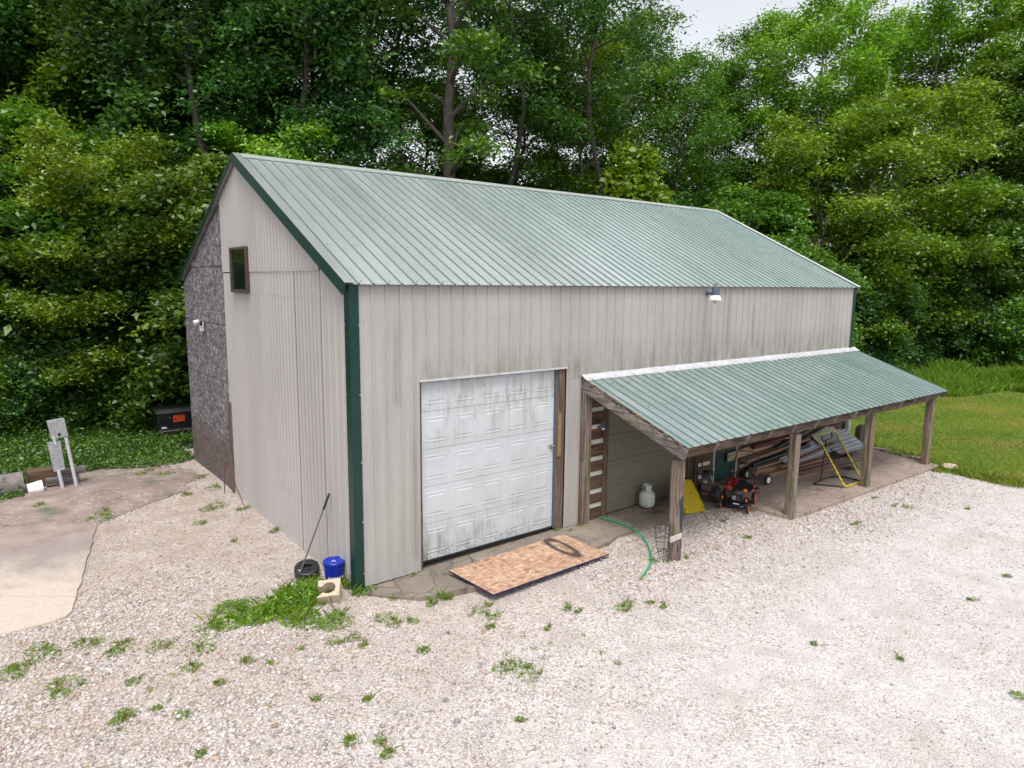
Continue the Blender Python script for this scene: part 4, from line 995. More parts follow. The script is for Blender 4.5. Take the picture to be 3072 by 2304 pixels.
wb_ = MB().b2((-.07, -.04, 0), (.07, .04, .10)).b2((-.075, -.045, .10), (.075, .045, .115)).build('battery_box', M['steel'], None, bevel=.008); wb_.location = (8.35, -.72, .08); tag(wb_, 'small silver box beside the red fuel can', 'box')
# black mat
q = MB(); n_ = 16; rr = random.Random(3); mc = [gz(2196, 1447, .09), gz(2232, 1443, .09), gz(2279, 1468, .09), gz(2215, 1480, .09)]; vs_ = []
for j in range(n_+1):
    for i in range(n_+1):
        u, v = i/n_, j/n_; p = (mc[0]*(1-u)+mc[1]*u)*(1-v)+(mc[3]*(1-u)+mc[2]*u)*v
        vs_.append((p.x+rr.uniform(-.02, .02), p.y+rr.uniform(-.02, .02), .092+.02*abs(math.sin(u*17+v*3))*abs(math.sin(v*9+1))+rr.uniform(0, .006)))
q.add(vs_, [(j*(n_+1)+i, j*(n_+1)+i+1, (j+1)*(n_+1)+i+1, (j+1)*(n_+1)+i) for j in range(n_) for i in range(n_)])
mt = q.build('floor_mat', M['rubber'], None, smooth=True); sm_ = mt.modifiers.new('solid', 'SOLIDIFY'); sm_.thickness = .006; tag(mt, 'crumpled black mat on the stamped slab behind the mower', 'mat')
# wheeled bar (low trolley)
c1, c2 = gz(2303, 1455, .085), gz(2240, 1437, .085)
tr = thing('wheeled_trolley', 'low grey trolley bar between two white-hubbed black wheels beside the boards', 'trolley', c1)
dd = c2-c1; ax_ = dd.normalized(); up = Vector((0, 0, .115))
for k, p in enumerate((Vector((0, 0, 0)), dd)):
    a = MB(); b = MB(); wheel(a, b, (0, 0, 0), .115, .05, (-ax_ if k == 0 else -ax_), .62); wo = a.build('wheel', M['rubber'], tr, smooth=True); wo.location = p+up; b.build('wheel_hub', M['white_metal'], wo, smooth=True)
MB().beam(up+ax_*.05, up+dd-ax_*.05, .04, .13).build('axle_bar', m_plain('grey_bar', (.16, .15, .135), .6, .1, .2, 8), tr, bevel=.004)
MB().tube([up+dd*.5, up+dd*.5+Vector((.45, .1, .02))], .015, 8).build('draw_bar', M['black'], tr)

# boards, posts and sheets stacked along the porch wall
def board_thing(a, b, wd, ht, mat, label, nm='lumber_board', cat='board', grp='boards stacked under the porch'):
    a, b = Vector(a), Vector(b); o = MB().beam(Vector((0, 0, 0)), b-a, wd, ht).build(nm, mat, None, bevel=.004); o.location = a; tag(o, label, cat, grp); return o
board_thing(gz(2373, 1437, .11), gz(2585, 1384, .11), .09, .045, M['lumber'], 'long light board lying lowest in front of the maroon posts')
board_thing((9.72, -.28, .17), (13.2, -.30, .17), .19, .16, M['lumber'], 'thick timber at the bottom of the pile behind the trolley')
board_thing((9.95, -.50, .13), (12.9, -.5, .13), .14, .09, M['lumber'], 'orange-brown timber on the slab before the pile')
board_thing((9.85, -.26, .285), (12.6, -.24, .36), .20, .05, M['lumber'], 'wide plank resting on the thick bottom timber')
board_thing((9.55, -.22, .50), (12.4, -.16, .66), .20, .06, M['lumber'], 'reddish plank sticking out above the black pipe bundle')
board_thing((10.6, -.52, .25), (13.3, -.40, .45), .10, .04, M['lumber'], 'thin board rising to the right under the upper maroon post')
board_thing((9.1, -.08, .62), (13.6, -.07, .86), .03, .20, m_wood('pale_plank', 0, (.22, .19, .12), (.42, .38, .27)), 'pale plank leaning flat along the wall')
board_thing((10.9, -.18, .62), (13.5, -.13, 1.05), .12, .05, m_plain('green_gutter', (.05, .075, .06), .4, .2, .3, 6), 'dark green gutter length rising to the right', 'gutter_length', 'gutter', None)
board_thing((11.2, -.2, .50), (13.9, -.1, .98), .16, .035, M['woodx'], 'greyed board rising to the right behind the upper maroon post')
board_thing((11.6, -.12, .78), (14.1, -.1, 1.12), .035, .14, m_wood('white_plank', 0, (.3, .29, .28), (.52, .5, .48)), 'whitewashed board sloping up toward the window')
def maroon(a, b, label):
    a, b = Vector(a), Vector(b); d = (b-a); L_ = d.length; d.normalize(); t_ = thing('steel_post', label, 'steel post', a, 0, 'maroon steel posts under the porch')
    MB().tube([(0, 0, 0), d*(L_-.0)], .048, 16).build('pipe', M['maroon'], t_, smooth=True)
    rot = Vector((0, 0, 1)).rotation_difference(d).to_matrix(); q_ = MB().box(d*L_*.90, (.19, .19, .012), rot @ Matrix.Rotation(.6, 3, 'Z'))
    for k in range(4):
        v_ = rot @ Matrix.Rotation(.6+k*math.pi/2, 3, 'Z') @ Vector((.06, .0, -.04)); q_.box(d*L_*.90+v_, (.10, .012, .07), rot @ Matrix.Rotation(.6+k*math.pi/2, 3, 'Z'))
    q_.build('end_plate', M['maroon'], t_); MB().box(d*L_*.78+Vector((0, -.047, .005)), (.08, .004, .03), Vector((1, 0, 0)).rotation_difference(d).to_matrix()).build('paper_tag', M['white_metal'], t_)
maroon(gy(2378, 1415, -.72), gy(2555, 1368, -.62), 'maroon steel post lying lowest with its end plate behind the net')
maroon(gy(2372, 1392, -.40), gy(2505, 1330, -.28), 'maroon steel post sloping up with end plate near the top of the net frame')
maroon((9.95, -.18, .76), (11.8, -.14, .80), 'short dark maroon post on top of the planks left of the second porch post')
o = MB().tube([(0, 0, 0), (2.6, .05, .12)], .05, 12).tube([(.05, .12, .06), (2.2, .16, .12)], .05, 12).build('pipe_bundle', M['black'], None, smooth=True); o.location = (9.72, -.32, .39); tag(o, 'pair of black pipes between the planks of the pile', 'pipes')
def tin(c4, label, mat):
    TL, TR, BR, BL = [Vector(p) for p in c4]; o0_ = BL; mb = MB(); nu_, nv = 8, 18; vs_ = []
    nr = (TR-TL).cross(BL-TL).normalized()
    for i in range(nv+1):
        for j in range(nu_+1):
            u, v = j/nu_, i/nv; p = (TL*(1-v)+BL*v)*(1-u)+(TR*(1-v)+BR*v)*u; vs_.append(p-o0_+nr*(.012*(i % 3 == 1)+.006*math.sin(u*5+v*2)))
    mb.add(vs_, [(i*(nu_+1)+j, i*(nu_+1)+j+1, (i+1)*(nu_+1)+j+1, (i+1)*(nu_+1)+j) for i in range(nv) for j in range(nu_)])
    o_ = mb.build('tin_sheet', mat, None); s_ = o_.modifiers.new('solid', 'SOLIDIFY'); s_.thickness = .003; o_.location = o0_; tag(o_, label, 'metal sheet', 'white metal sheets in the pile')
tm = m_plain('dull_white_tin', (.34, .35, .37), .4, .2, .2, 5)
tin([(10.9, -.30, .36), (13.4, -.12, .66), (13.6, -.50, .30), (11.0, -.56, .22)], 'large white metal sheet under the sloping maroon post', tm)
tin([(12.6, -.1, .74), (13.9, -.06, .76), (13.95, -.36, .50), (12.7, -.38, .48)], 'white metal sheet behind the net frame near the far corner', tm)
tin([(13.0, -.12, .52), (14.5, -.1, .62), (14.5, -.75, .24), (13.1, -.72, .24)], 'white metal sheet lowest at the far end of the pile', tm)
# rebounder net
rbn = thing('rebounder_net', 'yellow framed ball rebounder net with black base under the porch', 'sports net', (10.75, -2.0, .08))
A0 = Vector((0, 0, .025)); Tl = Vector((.03, .74, 1.07)); Tr = Vector((.80, .72, 1.09)); B0 = Vector((.80, 0, .025))
fr = [A0+(B0-A0)*.5, A0, Tl, Tr, B0, A0+(B0-A0)*.5]
MB().tube(rounded(fr, .11, 6), .019, 10).build('frame', M['yellow_tube'], rbn, smooth=True)
bz = .02; q1 = gz(2438, 1452, .1)-Vector((10.75, -2., .08)); q2 = gz(2490, 1430, .1)-Vector((10.75, -2., .08))
q1.z = q2.z = bz
MB().tube(rounded([A0+Vector((0, .03, 0)), q1, q2, B0+Vector((0, .45, 0))], .1), .017, 8).tube([B0+Vector((0, .45, 0)), B0+Vector((0, .05, 0))], .017, 8).build('base_frame', M['black'], rbn, smooth=True)
m1 = q1*.55+q2*.45; tp = Vector((.22, .62, .93)); 
MB().tube([m1, tp], .016, 8).tube(rounded([tp+Vector((-.16, .03, .12)), tp+Vector((-.15, .0, .0)), tp+Vector((.28, .0, .03)), tp+Vector((.32, .05, .14))], .05), .014, 8).build('prop', M['black'], rbn, smooth=True)
nt_ = MB(); nu_, nv = 16, 24; ins = .07
def npnt(u, v): return (A0*(1-u)+B0*u)*(1-v)+(Tl*(1-u)+Tr*u)*v+Vector((0, -.03*math.sin(u*3.14)*math.sin(v*3.14), 0))
for i in range(nu_+1):
    u = ins+(1-2*ins)*i/nu_; nt_.tube([npnt(u, ins*.8+(1-1.6*ins)*k/6) for k in range(7)], .0032, 3, False)
for i in range(nv+1):
    v = ins*.8+(1-1.6*ins)*i/nv; nt_.tube([npnt(ins+(1-2*ins)*k/4, v) for k in range(5)], .0032, 3, False)
nt_.build('net', M['black'], rbn)
tb = MB()
for (P0, P1, Q0, Q1, n_) in ((A0, Tl, npnt(ins, ins), npnt(ins, 1-ins), 9), (B0, Tr, npnt(1-ins, ins), npnt(1-ins, 1-ins), 9), (Tl, Tr, npnt(ins, 1-ins), npnt(1-ins, 1-ins), 6), (A0, B0, npnt(ins, ins), npnt(1-ins, ins), 6)):
    for k in range(1, n_):
        p = P0.lerp(P1, k/n_); q_ = Q0.lerp(Q1, k/n_); tb.tube([p, q_], .004, 4, False); dd_ = (P1-P0).normalized(); tb.tube([p-dd_*.007, p+dd_*.007], .0205, 10)
tb.build('bungee_ties', M['black'], rbn)
# wire rack on the slab
wr = MB(); o_ = gz(2548, 1412, .09)
for k in range(9): wr.tube([(k*.045, 0, .02), (k*.045, .25, .03)], .004, 4)
for y in (0, .08, .16, .25): wr.tube([(0, y, .02), (.36, y, .02)], .005, 4)
wr.tube([(0, 0, .02), (0, 0, .09), (.36, 0, .09), (.36, 0, .02)], .005, 4); wr.tube([(0, .25, .02), (0, .25, .09), (.36, .25, .09), (.36, .25, .02)], .005, 4)
o = wr.build('wire_rack', M['black'], None); o.location = (o_.x, o_.y, .075); tag(o, 'small black wire rack on the slab behind the yellow net frame', 'wire rack')
# white post leaning at the far corner and brown round-topped case
o = MB().tube([(0, 0, 0), (.10, .06, 1.15)], .062, 14).tube([(.1, .06, 1.15), (.103, .062, 1.18)], [.068, .05], 14).build('white_pipe', M['white_metal'], None, smooth=True); o.location = (14.85, -.02, .2); tag(o, 'white plastic pipe leaning at the far corner of the barn', 'pipe')
bx = thing('round_top_case', 'brown round-topped case with a dark slot at the far end of the slab', 'case', (15.02, -.35, .09), R(-38))
def stad(w_, h_, n=10):
    p = [(-w_/2, 0), (w_/2, 0)]+[(w_/2*math.cos(math.pi*k/n), h_-w_/2+w_/2*math.sin(math.pi*k/n)) for k in range(n+1)]; return p
P_ = stad(.30, .62); n_ = len(P_); MB().add([(x, -.14, z) for x, z in P_]+[(x, .14, z) for x, z in P_], [tuple(range(n_)), tuple(range(2*n_-1, n_-1, -1))]+[(i, n_+i, n_+(i+1) % n_, (i+1) % n_) for i in range(n_)]).build('case_body', M['brown_plastic'], bx, bevel=.012)
MB().box((0, -.143, .36), (.03, .006, .2)).build('slot', M['black'], bx, bevel=.002)
# tomato cage beside the first post
tc = MB(); 
for k in range(3):
    a = 2*math.pi*k/3+.4; tc.tube([(.13*math.cos(a), .13*math.sin(a), .62), (.12*math.cos(a), .12*math.sin(a), .4), (.07*math.cos(a), .07*math.sin(a), .15), (.02*math.cos(a), .02*math.sin(a), 0)], .0045, 5)
for z, r in ((.60, .13), (.38, .12), (.2, .085)): tc.tube([(r*math.cos(2*math.pi*j/16), r*math.sin(2*math.pi*j/16), z) for j in range(17)], .0045, 5)
tc.tube([(-.22, 0, .19), (.1, .02, .2)], .005, 5)
o = tc.build('wire_cage', M['black'], None); o.location = (4.42, PY+.05, .0); tag(o, 'black wire plant cage standing beside the paint-smeared porch post', 'plant cage')
# string lights hanging at the grass end
slt = thing('string_lights', 'thin string of tiny green lights hanging from the far porch beam and post', 'string lights', (14.6, PY, 1.6))
cpts = [Vector((-.9+.1*i, -.05, .08-.10*math.sin(math.pi*min(1, i/8)))) for i in range(9)]+[Vector((.03+.01*math.sin(i), -.02, .05-i*.14)) for i in range(10)]
MB().tube(cpts, .004, 5).build('wire', M['black'], slt); q = MB()
for i, p in enumerate(cpts): q.box(p+Vector((0, -.01, -.02)), (.012, .012, .025))
q.build('tiny_bulbs', M['hose'], slt)
# edging stones and a rock at the slab end
em = MB().box((0, 0, 0), (.5, .2, .10)).build('edging_stone', M['porch_slab'], None, bevel=.02)
ex = [(15.30, .25, .5), (15.34, -.25, -1.45), (15.22, -.74, -1.3), (15.1, -1.2, -1.35), (14.98, -1.68, -1.3)]
for i, (x, y, a) in enumerate(ex):
    o = em if i == 0 else em.copy()
    if i: C.collection.objects.link(o)
    o.location = (x, y, .06); o.rotation_euler = (0, R(1), a); tag(o, ['pale edging stone at the slab end, hidden nearest the barn wall', 'pale edging stone, second from the barn wall', 'pale edging stone in the middle of the row at the slab end', 'pale edging stone, second from the far post', 'pale edging stone nearest the far porch post'][i], 'edging stone', 'edging stones along the slab end')
rk = MB().lathe([(.0, 0), (.16, .01), (.2, .05), (.15, .11), (.06, .13), (.0, .13)], n=9).build('rock', M['block'], None, smooth=True); rk.location = (14.85, -2.62, .0); rk.rotation_euler = (0, 0, .5); tag(rk, 'tan rock in the grass beside the far porch post', 'rock')

# ---------------------------------------------------------------- left side things
YU = 8.15
cd = thing('utility_boxes', 'two weathered grey utility boxes on leaning white conduits at the edge of the dirt', 'utility boxes', (-2.85, YU, .0))
O2 = Vector((-2.85, YU, 0)); G_ = lambda px, py, y=YU: gy(px, py, y)-O2
for (a, b) in (((193, 1472), (175, 1408)), ((234, 1465), (198, 1312))):
    MB().tube([G_(*a)-Vector((0, 0, .15)), G_(*b)], .036, 12).build('conduit', M['conduit'], cd, smooth=True)
MB().tube([G_(168, 1335), G_(160, 1310)], .03, 10).build('conduit', M['conduit'], cd, smooth=True)
def ubox(c, nm):
    P = [G_(*p) for p in c]; b_ = [p+Vector((0, .16, 0)) for p in P]; f_ = [p+Vector((0, -.0, 0)) for p in P]; ctr_ = sum(P, Vector())/4
    o = MB().add(f_+b_, [(0, 1, 2, 3), (7, 6, 5, 4), (0, 4, 5, 1), (1, 5, 6, 2), (2, 6, 7, 3), (3, 7, 4, 0)]).build(nm, M['grey_box'], cd, bevel=.006)
    fc_ = [ctr_+(p-ctr_)*1.04+Vector((0, -.012, 0)) for p in P]; bb = [p+Vector((0, .018, 0)) for p in fc_]
    MB().add(fc_+bb, [(0, 1, 2, 3), (7, 6, 5, 4), (0, 4, 5, 1), (1, 5, 6, 2), (2, 6, 7, 3), (3, 7, 4, 0)]).build('cover', M['grey_box'], o, bevel=.004); return o
u1 = ubox([(141, 1266), (192, 1256), (204, 1307), (155, 1317)], 'meter_box'); ubox([(143, 1332), (181, 1325), (195, 1407), (162, 1414)], 'junction_box')
c_ = G_(177, 1303); MB().lathe([(.03, 0), (.03, .006), (0, .006)], c_+Vector((0, -.016, 0)), Matrix.Rotation(R(90), 3, 'X'), 18).build('knockout_hole', M['black'], u1)
cv = thing('concrete_pipe', 'old stained concrete pipe lying in the weeds at the left edge', 'pipe', (-3.58, 8.5, .17))
MB().lathe([(.20, 0), (.27, 0), (.27, 2.2), (.20, 2.2), (.20, 0)], (0, 0, 0), Matrix.Rotation(R(-92), 3, 'Y'), 28).build('pipe_shell', M['old_concrete'], cv, smooth=True)
o = MB().b2((-.28, -.12, -.2), (.28, .3, .22)).build('timber_crib', M['log'], None, bevel=.01); o.location = (-3.22, 8.75, .14); tag(o, 'dark rotten wooden box behind the fallen white pipe', 'wooden box')
o = MB().lathe([(.12, 0), (.13, .0), (.14, .15), (.148, .16), (.15, .27), (.14, .27), (.13, .16), (.12, .0)], (0, 0, 0), Matrix.Rotation(R(84), 3, 'Y'), 26).build('white_pipe_end', m_plain('pvc', (.72, .70, .68), .5), None, smooth=True); o.location = (-3.53, 8.22, .09); tag(o, 'short white plastic pipe piece lying beside the concrete pipe', 'pipe piece')
for i, (x, z, ln, a) in enumerate(((-2.88, .12, .62, .04), (-2.68, .29, .5, -.06))):
    o = MB().box((0, 0, 0), (ln, .16, .16)).build('landscape_timber', m_wood('silver_timber', 0, (.10, .09, .085), (.24, .21, .20)) if i == 0 else bpy.data.materials['silver_timber'], None, bevel=.02); o.location = (x, 8.55, z); o.rotation_euler = (0, a, .1); tag(o, ['grey timber lying lower behind the utility conduits', 'grey timber lying on top behind the utility conduits'][i], 'timber', 'grey timbers behind the conduits')
# black equipment box behind the barn corner
eb = thing('equipment_trailer_box', 'black equipment box with orange warning sticker half hidden behind the barn', 'equipment box', (.55, 12.35, G0(.5, 12)+.06))
zb = G0(.5, 12)
MB().b2((-.83, -.35, .18), (1.1, .5, .64)).build('box_body', m_plain('black_box_paint', (.012, .012, .016), .4, .1, .3, 5), eb, bevel=.02)
MB().add([(-.86, -.38, .642), (1.13, -.38, .642), (1.13, .53, .642), (-.86, .53, .642), (-.80, -.25, .74), (1.05, -.25, .74), (1.05, .5, .74), (-.8, .5, .74)], [(0, 1, 5, 4), (1, 2, 6, 5), (2, 3, 7, 6), (3, 0, 4, 7), (4, 5, 6, 7), (3, 2, 1, 0)]).build('lid', m_plain('faded_lid', (.06, .065, .07), .5, 0, .3, 5), eb, bevel=.01)
st_ = MB().b2((-.42, -.356, .38), (-.12, -.3505, .56)).build('warning_sticker', m_plain('orange_sticker', (.80, .09, .01), .5, 0, .12, 10), eb)
q = MB().lathe([(.035, 0), (.035, .003), (0, .003)], (-.36, -.3565, .45), Matrix.Rotation(R(90), 3, 'X'), 12)
for k in range(4): q.b2((-.30, -.358, .41+k*.033), (-.15, -.3565, .42+k*.033))
q.b2((-.40, -.358, .53), (-.14, -.3565, .545)); q.build('printed_lines', m_plain('sticker_print', (.10, .02, .01), .6), st_)
MB().b2((-.74, -.356, .21), (-.62, -.3505, .26)).build('white_label', M['white_metal'], eb)
MB().b2((-.83, -.40, .12), (1.1, -.36, .145)).b2((-.55, -.41, .0), (-.38, -.38, .02)).b2((.0, -.41, .03), (.14, -.38, .05)).build('bright_rail', M['steel'], eb, bevel=.004)
MB().b2((-.80, -.34, -.12), (1.1, .45, .17)).build('undercarriage', M['dark_metal'], eb, bevel=.01)
# bent rod at the foot of the gable
rp = [gx(674, 1480, -.25), gx(673, 1440, -.25), gx(674, 1400, -.22), gx(677, 1386, -.2), gx(683, 1390, -.18), gx(705, 1450, -.14), gx(738, 1530, -.12)]
o0 = rp[0].copy(); o = MB().tube(rounded([p-o0 for p in rp], .02, 3), .009, 6).build('bent_rod', M['rust'], None, smooth=True); o.location = o0; tag(o, 'thin rusty rod bent into an arch at the foot of the gable', 'metal rod')

# ================================================================ scattered stones
rs_ = np.random.RandomState(12)
def stones():
    t = (1+5**.5)/2
    ico = np.array([(-1, t, 0), (1, t, 0), (-1, -t, 0), (1, -t, 0), (0, -1, t), (0, 1, t), (0, -1, -t), (0, 1, -t), (t, 0, -1), (t, 0, 1), (-t, 0, -1), (-t, 0, 1)])/math.sqrt(1+t*t)
    F = np.array([(0, 11, 5), (0, 5, 1), (0, 1, 7), (0, 7, 10), (0, 10, 11), (1, 5, 9), (5, 11, 4), (11, 10, 2), (10, 7, 6), (7, 1, 8), (3, 9, 4), (3, 4, 2), (3, 2, 6), (3, 6, 8), (3, 8, 9), (4, 9, 5), (2, 4, 11), (6, 2, 10), (8, 6, 7), (9, 8, 1)])
    N = 620000; x = rs_.uniform(-9, 20, N); y = rs_.uniform(-9.5, 9.8, N)
    d = np.hypot(x-CAM[0], y-CAM[1])
    inb = inpoly(x+rs_.normal(0, .03, N), y+rs_.normal(0, .03, N), GRAVEL)
    bx_ = ~((x > -.02) & (y > -.02)); onp = inpoly(x+rs_.normal(0, .05, N), y+rs_.normal(0, .06, N), pad); onA = inpoly(x+.05*np.sin(x*9+y*4), y+.10+.07*np.sin(x*5.3)+rs_.normal(0, .035, N), apr); onS = inpoly(x, y+.02, slab)
    onD = inpoly(x+rs_.normal(0, .16, N), y+rs_.normal(0, .16, N), DIRT) & (rs_.rand(N) > .09)
    # view wedge plus a generous margin each side
    az = np.arctan2(x-CAM[0], y-CAM[1])-YAW; vis = (np.abs(az) < .80) & (d > 3.2)
    # coarse pebbles near the walls and slab and on the left; finer crushed rock in the wheel way
    edge = np.clip(1-(-y-2.3)/2.2, 0, 1)*(x > 3); left = np.clip((2.0-x)/4.5, 0, 1)*np.clip((2.8-y)/2+.45, .35, 1); coarse = np.clip(np.maximum(edge, left)+.15*np.sin(x*1.7)*np.sin(y*1.3), 0, 1)
    lane = y-.10*x+.5*np.sin(x*.5+1); ln_ = np.maximum(np.clip(1-np.abs(lane+3.6)/.5, 0, 1), np.clip(1-np.abs(lane+5.4)/.5, 0, 1))*np.clip((x-.5)/2, 0, 1)
    pr = np.clip(1.15-d/30, .25, 1)*(.55+.45*coarse)*(1-.6*ln_)*(.75+.25*np.sin(x*2.1+np.sin(y*1.7)*2))
    keep = inb & bx_ & ~onp & ~onA & ~onS & ~onD & vis & (rs_.rand(N) < pr)
    x, y, d, coarse = x[keep], y[keep], d[keep], coarse[keep]; n = len(x)
    s = (.0075+.0090*coarse)*np.exp(rs_.normal(0, .32, n))*(1+np.clip(d-9, 0, 20)*.02); s = np.clip(s, .006, .042)
    sc = np.stack([s*rs_.uniform(.85, 1.4, n), s*rs_.uniform(.75, 1.1, n), s*rs_.uniform(.5, .8, n)], 1)
    V = ico[None]*(1+rs_.uniform(-.16, .16, (n, 12, 1)))*sc[:, None]
    a = rs_.uniform(0, 6.28, n); ca, sa = np.cos(a)[:, None], np.sin(a)[:, None]
    tl = rs_.normal(0, .3, n)[:, None]; Z = V[..., 2]+V[..., 0]*tl*.5
    X = V[..., 0]*ca-V[..., 1]*sa+x[:, None]; Y = V[..., 0]*sa+V[..., 1]*ca+y[:, None]
    Z = Z+(gh(x, y)+s*.28)[:, None]
    P = np.stack([X, Y, Z], -1).reshape(-1, 3); Fi = (F[None]+(np.arange(n)*12)[:, None, None]).reshape(-1)
    at = np.repeat(rs_.rand(n), 12); me = np_mesh('gravel_stones', P, Fi, 3, M['stone'], at, True)
    o = link('gravel_stones', me); tag(o, 'loose rounded gravel stones strewn over the yard', 'gravel', kind='stuff'); print('stones', n)
stones()

# ================================================================ vegetation
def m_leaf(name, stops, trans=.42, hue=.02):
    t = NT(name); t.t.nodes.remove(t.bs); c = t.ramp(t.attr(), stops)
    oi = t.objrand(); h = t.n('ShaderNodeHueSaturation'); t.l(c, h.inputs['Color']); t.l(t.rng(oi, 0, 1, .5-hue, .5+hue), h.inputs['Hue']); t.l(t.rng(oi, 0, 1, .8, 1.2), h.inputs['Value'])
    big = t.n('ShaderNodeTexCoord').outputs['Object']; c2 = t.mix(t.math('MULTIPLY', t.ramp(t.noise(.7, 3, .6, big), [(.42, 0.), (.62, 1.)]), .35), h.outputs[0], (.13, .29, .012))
    df = t.n('ShaderNodeBsdfDiffuse'); tr_ = t.n('ShaderNodeBsdfTranslucent'); gl = t.n('ShaderNodeBsdfGlossy'); gl.inputs['Roughness'].default_value = .45
    m1_ = t.n('ShaderNodeMixShader'); m2 = t.n('ShaderNodeMixShader'); m1_.inputs[0].default_value = trans; m2.inputs[0].default_value = .05
    t.l(c2, df.inputs[0]); t.l(c2, tr_.inputs[0]); t.l(df.outputs[0], m1_.inputs[1]); t.l(tr_.outputs[0], m1_.inputs[2]); t.l(m1_.outputs[0], m2.inputs[1]); t.l(gl.outputs[0], m2.inputs[2]); gl.inputs[0].default_value = (.8, .85, .9, 1); t.l(m2.outputs[0], t.out.inputs[0])
    return t.m
LF = {}
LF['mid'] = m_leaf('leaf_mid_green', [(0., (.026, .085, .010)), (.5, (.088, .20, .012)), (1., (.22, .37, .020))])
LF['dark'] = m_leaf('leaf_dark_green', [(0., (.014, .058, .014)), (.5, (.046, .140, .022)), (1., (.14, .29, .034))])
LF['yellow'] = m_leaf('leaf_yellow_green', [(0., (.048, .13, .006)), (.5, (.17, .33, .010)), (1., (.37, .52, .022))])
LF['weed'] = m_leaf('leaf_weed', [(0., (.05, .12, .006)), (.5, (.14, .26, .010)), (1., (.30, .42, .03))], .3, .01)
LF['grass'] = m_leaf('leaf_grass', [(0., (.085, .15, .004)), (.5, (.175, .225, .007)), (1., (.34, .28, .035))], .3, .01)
M['bark'] = m_plain('bark', (.075, .06, .052), .95, 0, .5, 9, .5)
M['bark_pale'] = m_plain('pale_bark', (.24, .20, .17), .95, 0, .4, 7, .4)

def leaves_np(P, size, rs, up=.75, narrow=.5):
    # P centres (n,3): one folded four-cornered leaf at each
    n = len(P); s = size*np.exp(rs.normal(0, .22, n)); a = rs.uniform(0, 2*np.pi, n)
    nrm = np.stack([rs.normal(0, 1-up*.6, n), rs.normal(0, 1-up*.6, n), np.abs(rs.normal(up, .35, n))], 1); nrm /= np.linalg.norm(nrm, axis=1, keepdims=True)
    t = np.stack([np.cos(a), np.sin(a), np.zeros(n)], 1); t -= nrm*(t*nrm).sum(1, keepdims=True); t /= np.linalg.norm(t, axis=1, keepdims=True)+1e-9
    b = np.cross(nrm, t); t = t*s[:, None]; b = b*s[:, None]*narrow; f = nrm*s[:, None]*.12
    V = np.stack([P-t*.5, P+b*.5+f-t*.05, P+t*.5-f, P-b*.5+f-t*.05], 1).reshape(-1, 3)
    return V, np.arange(n*4)
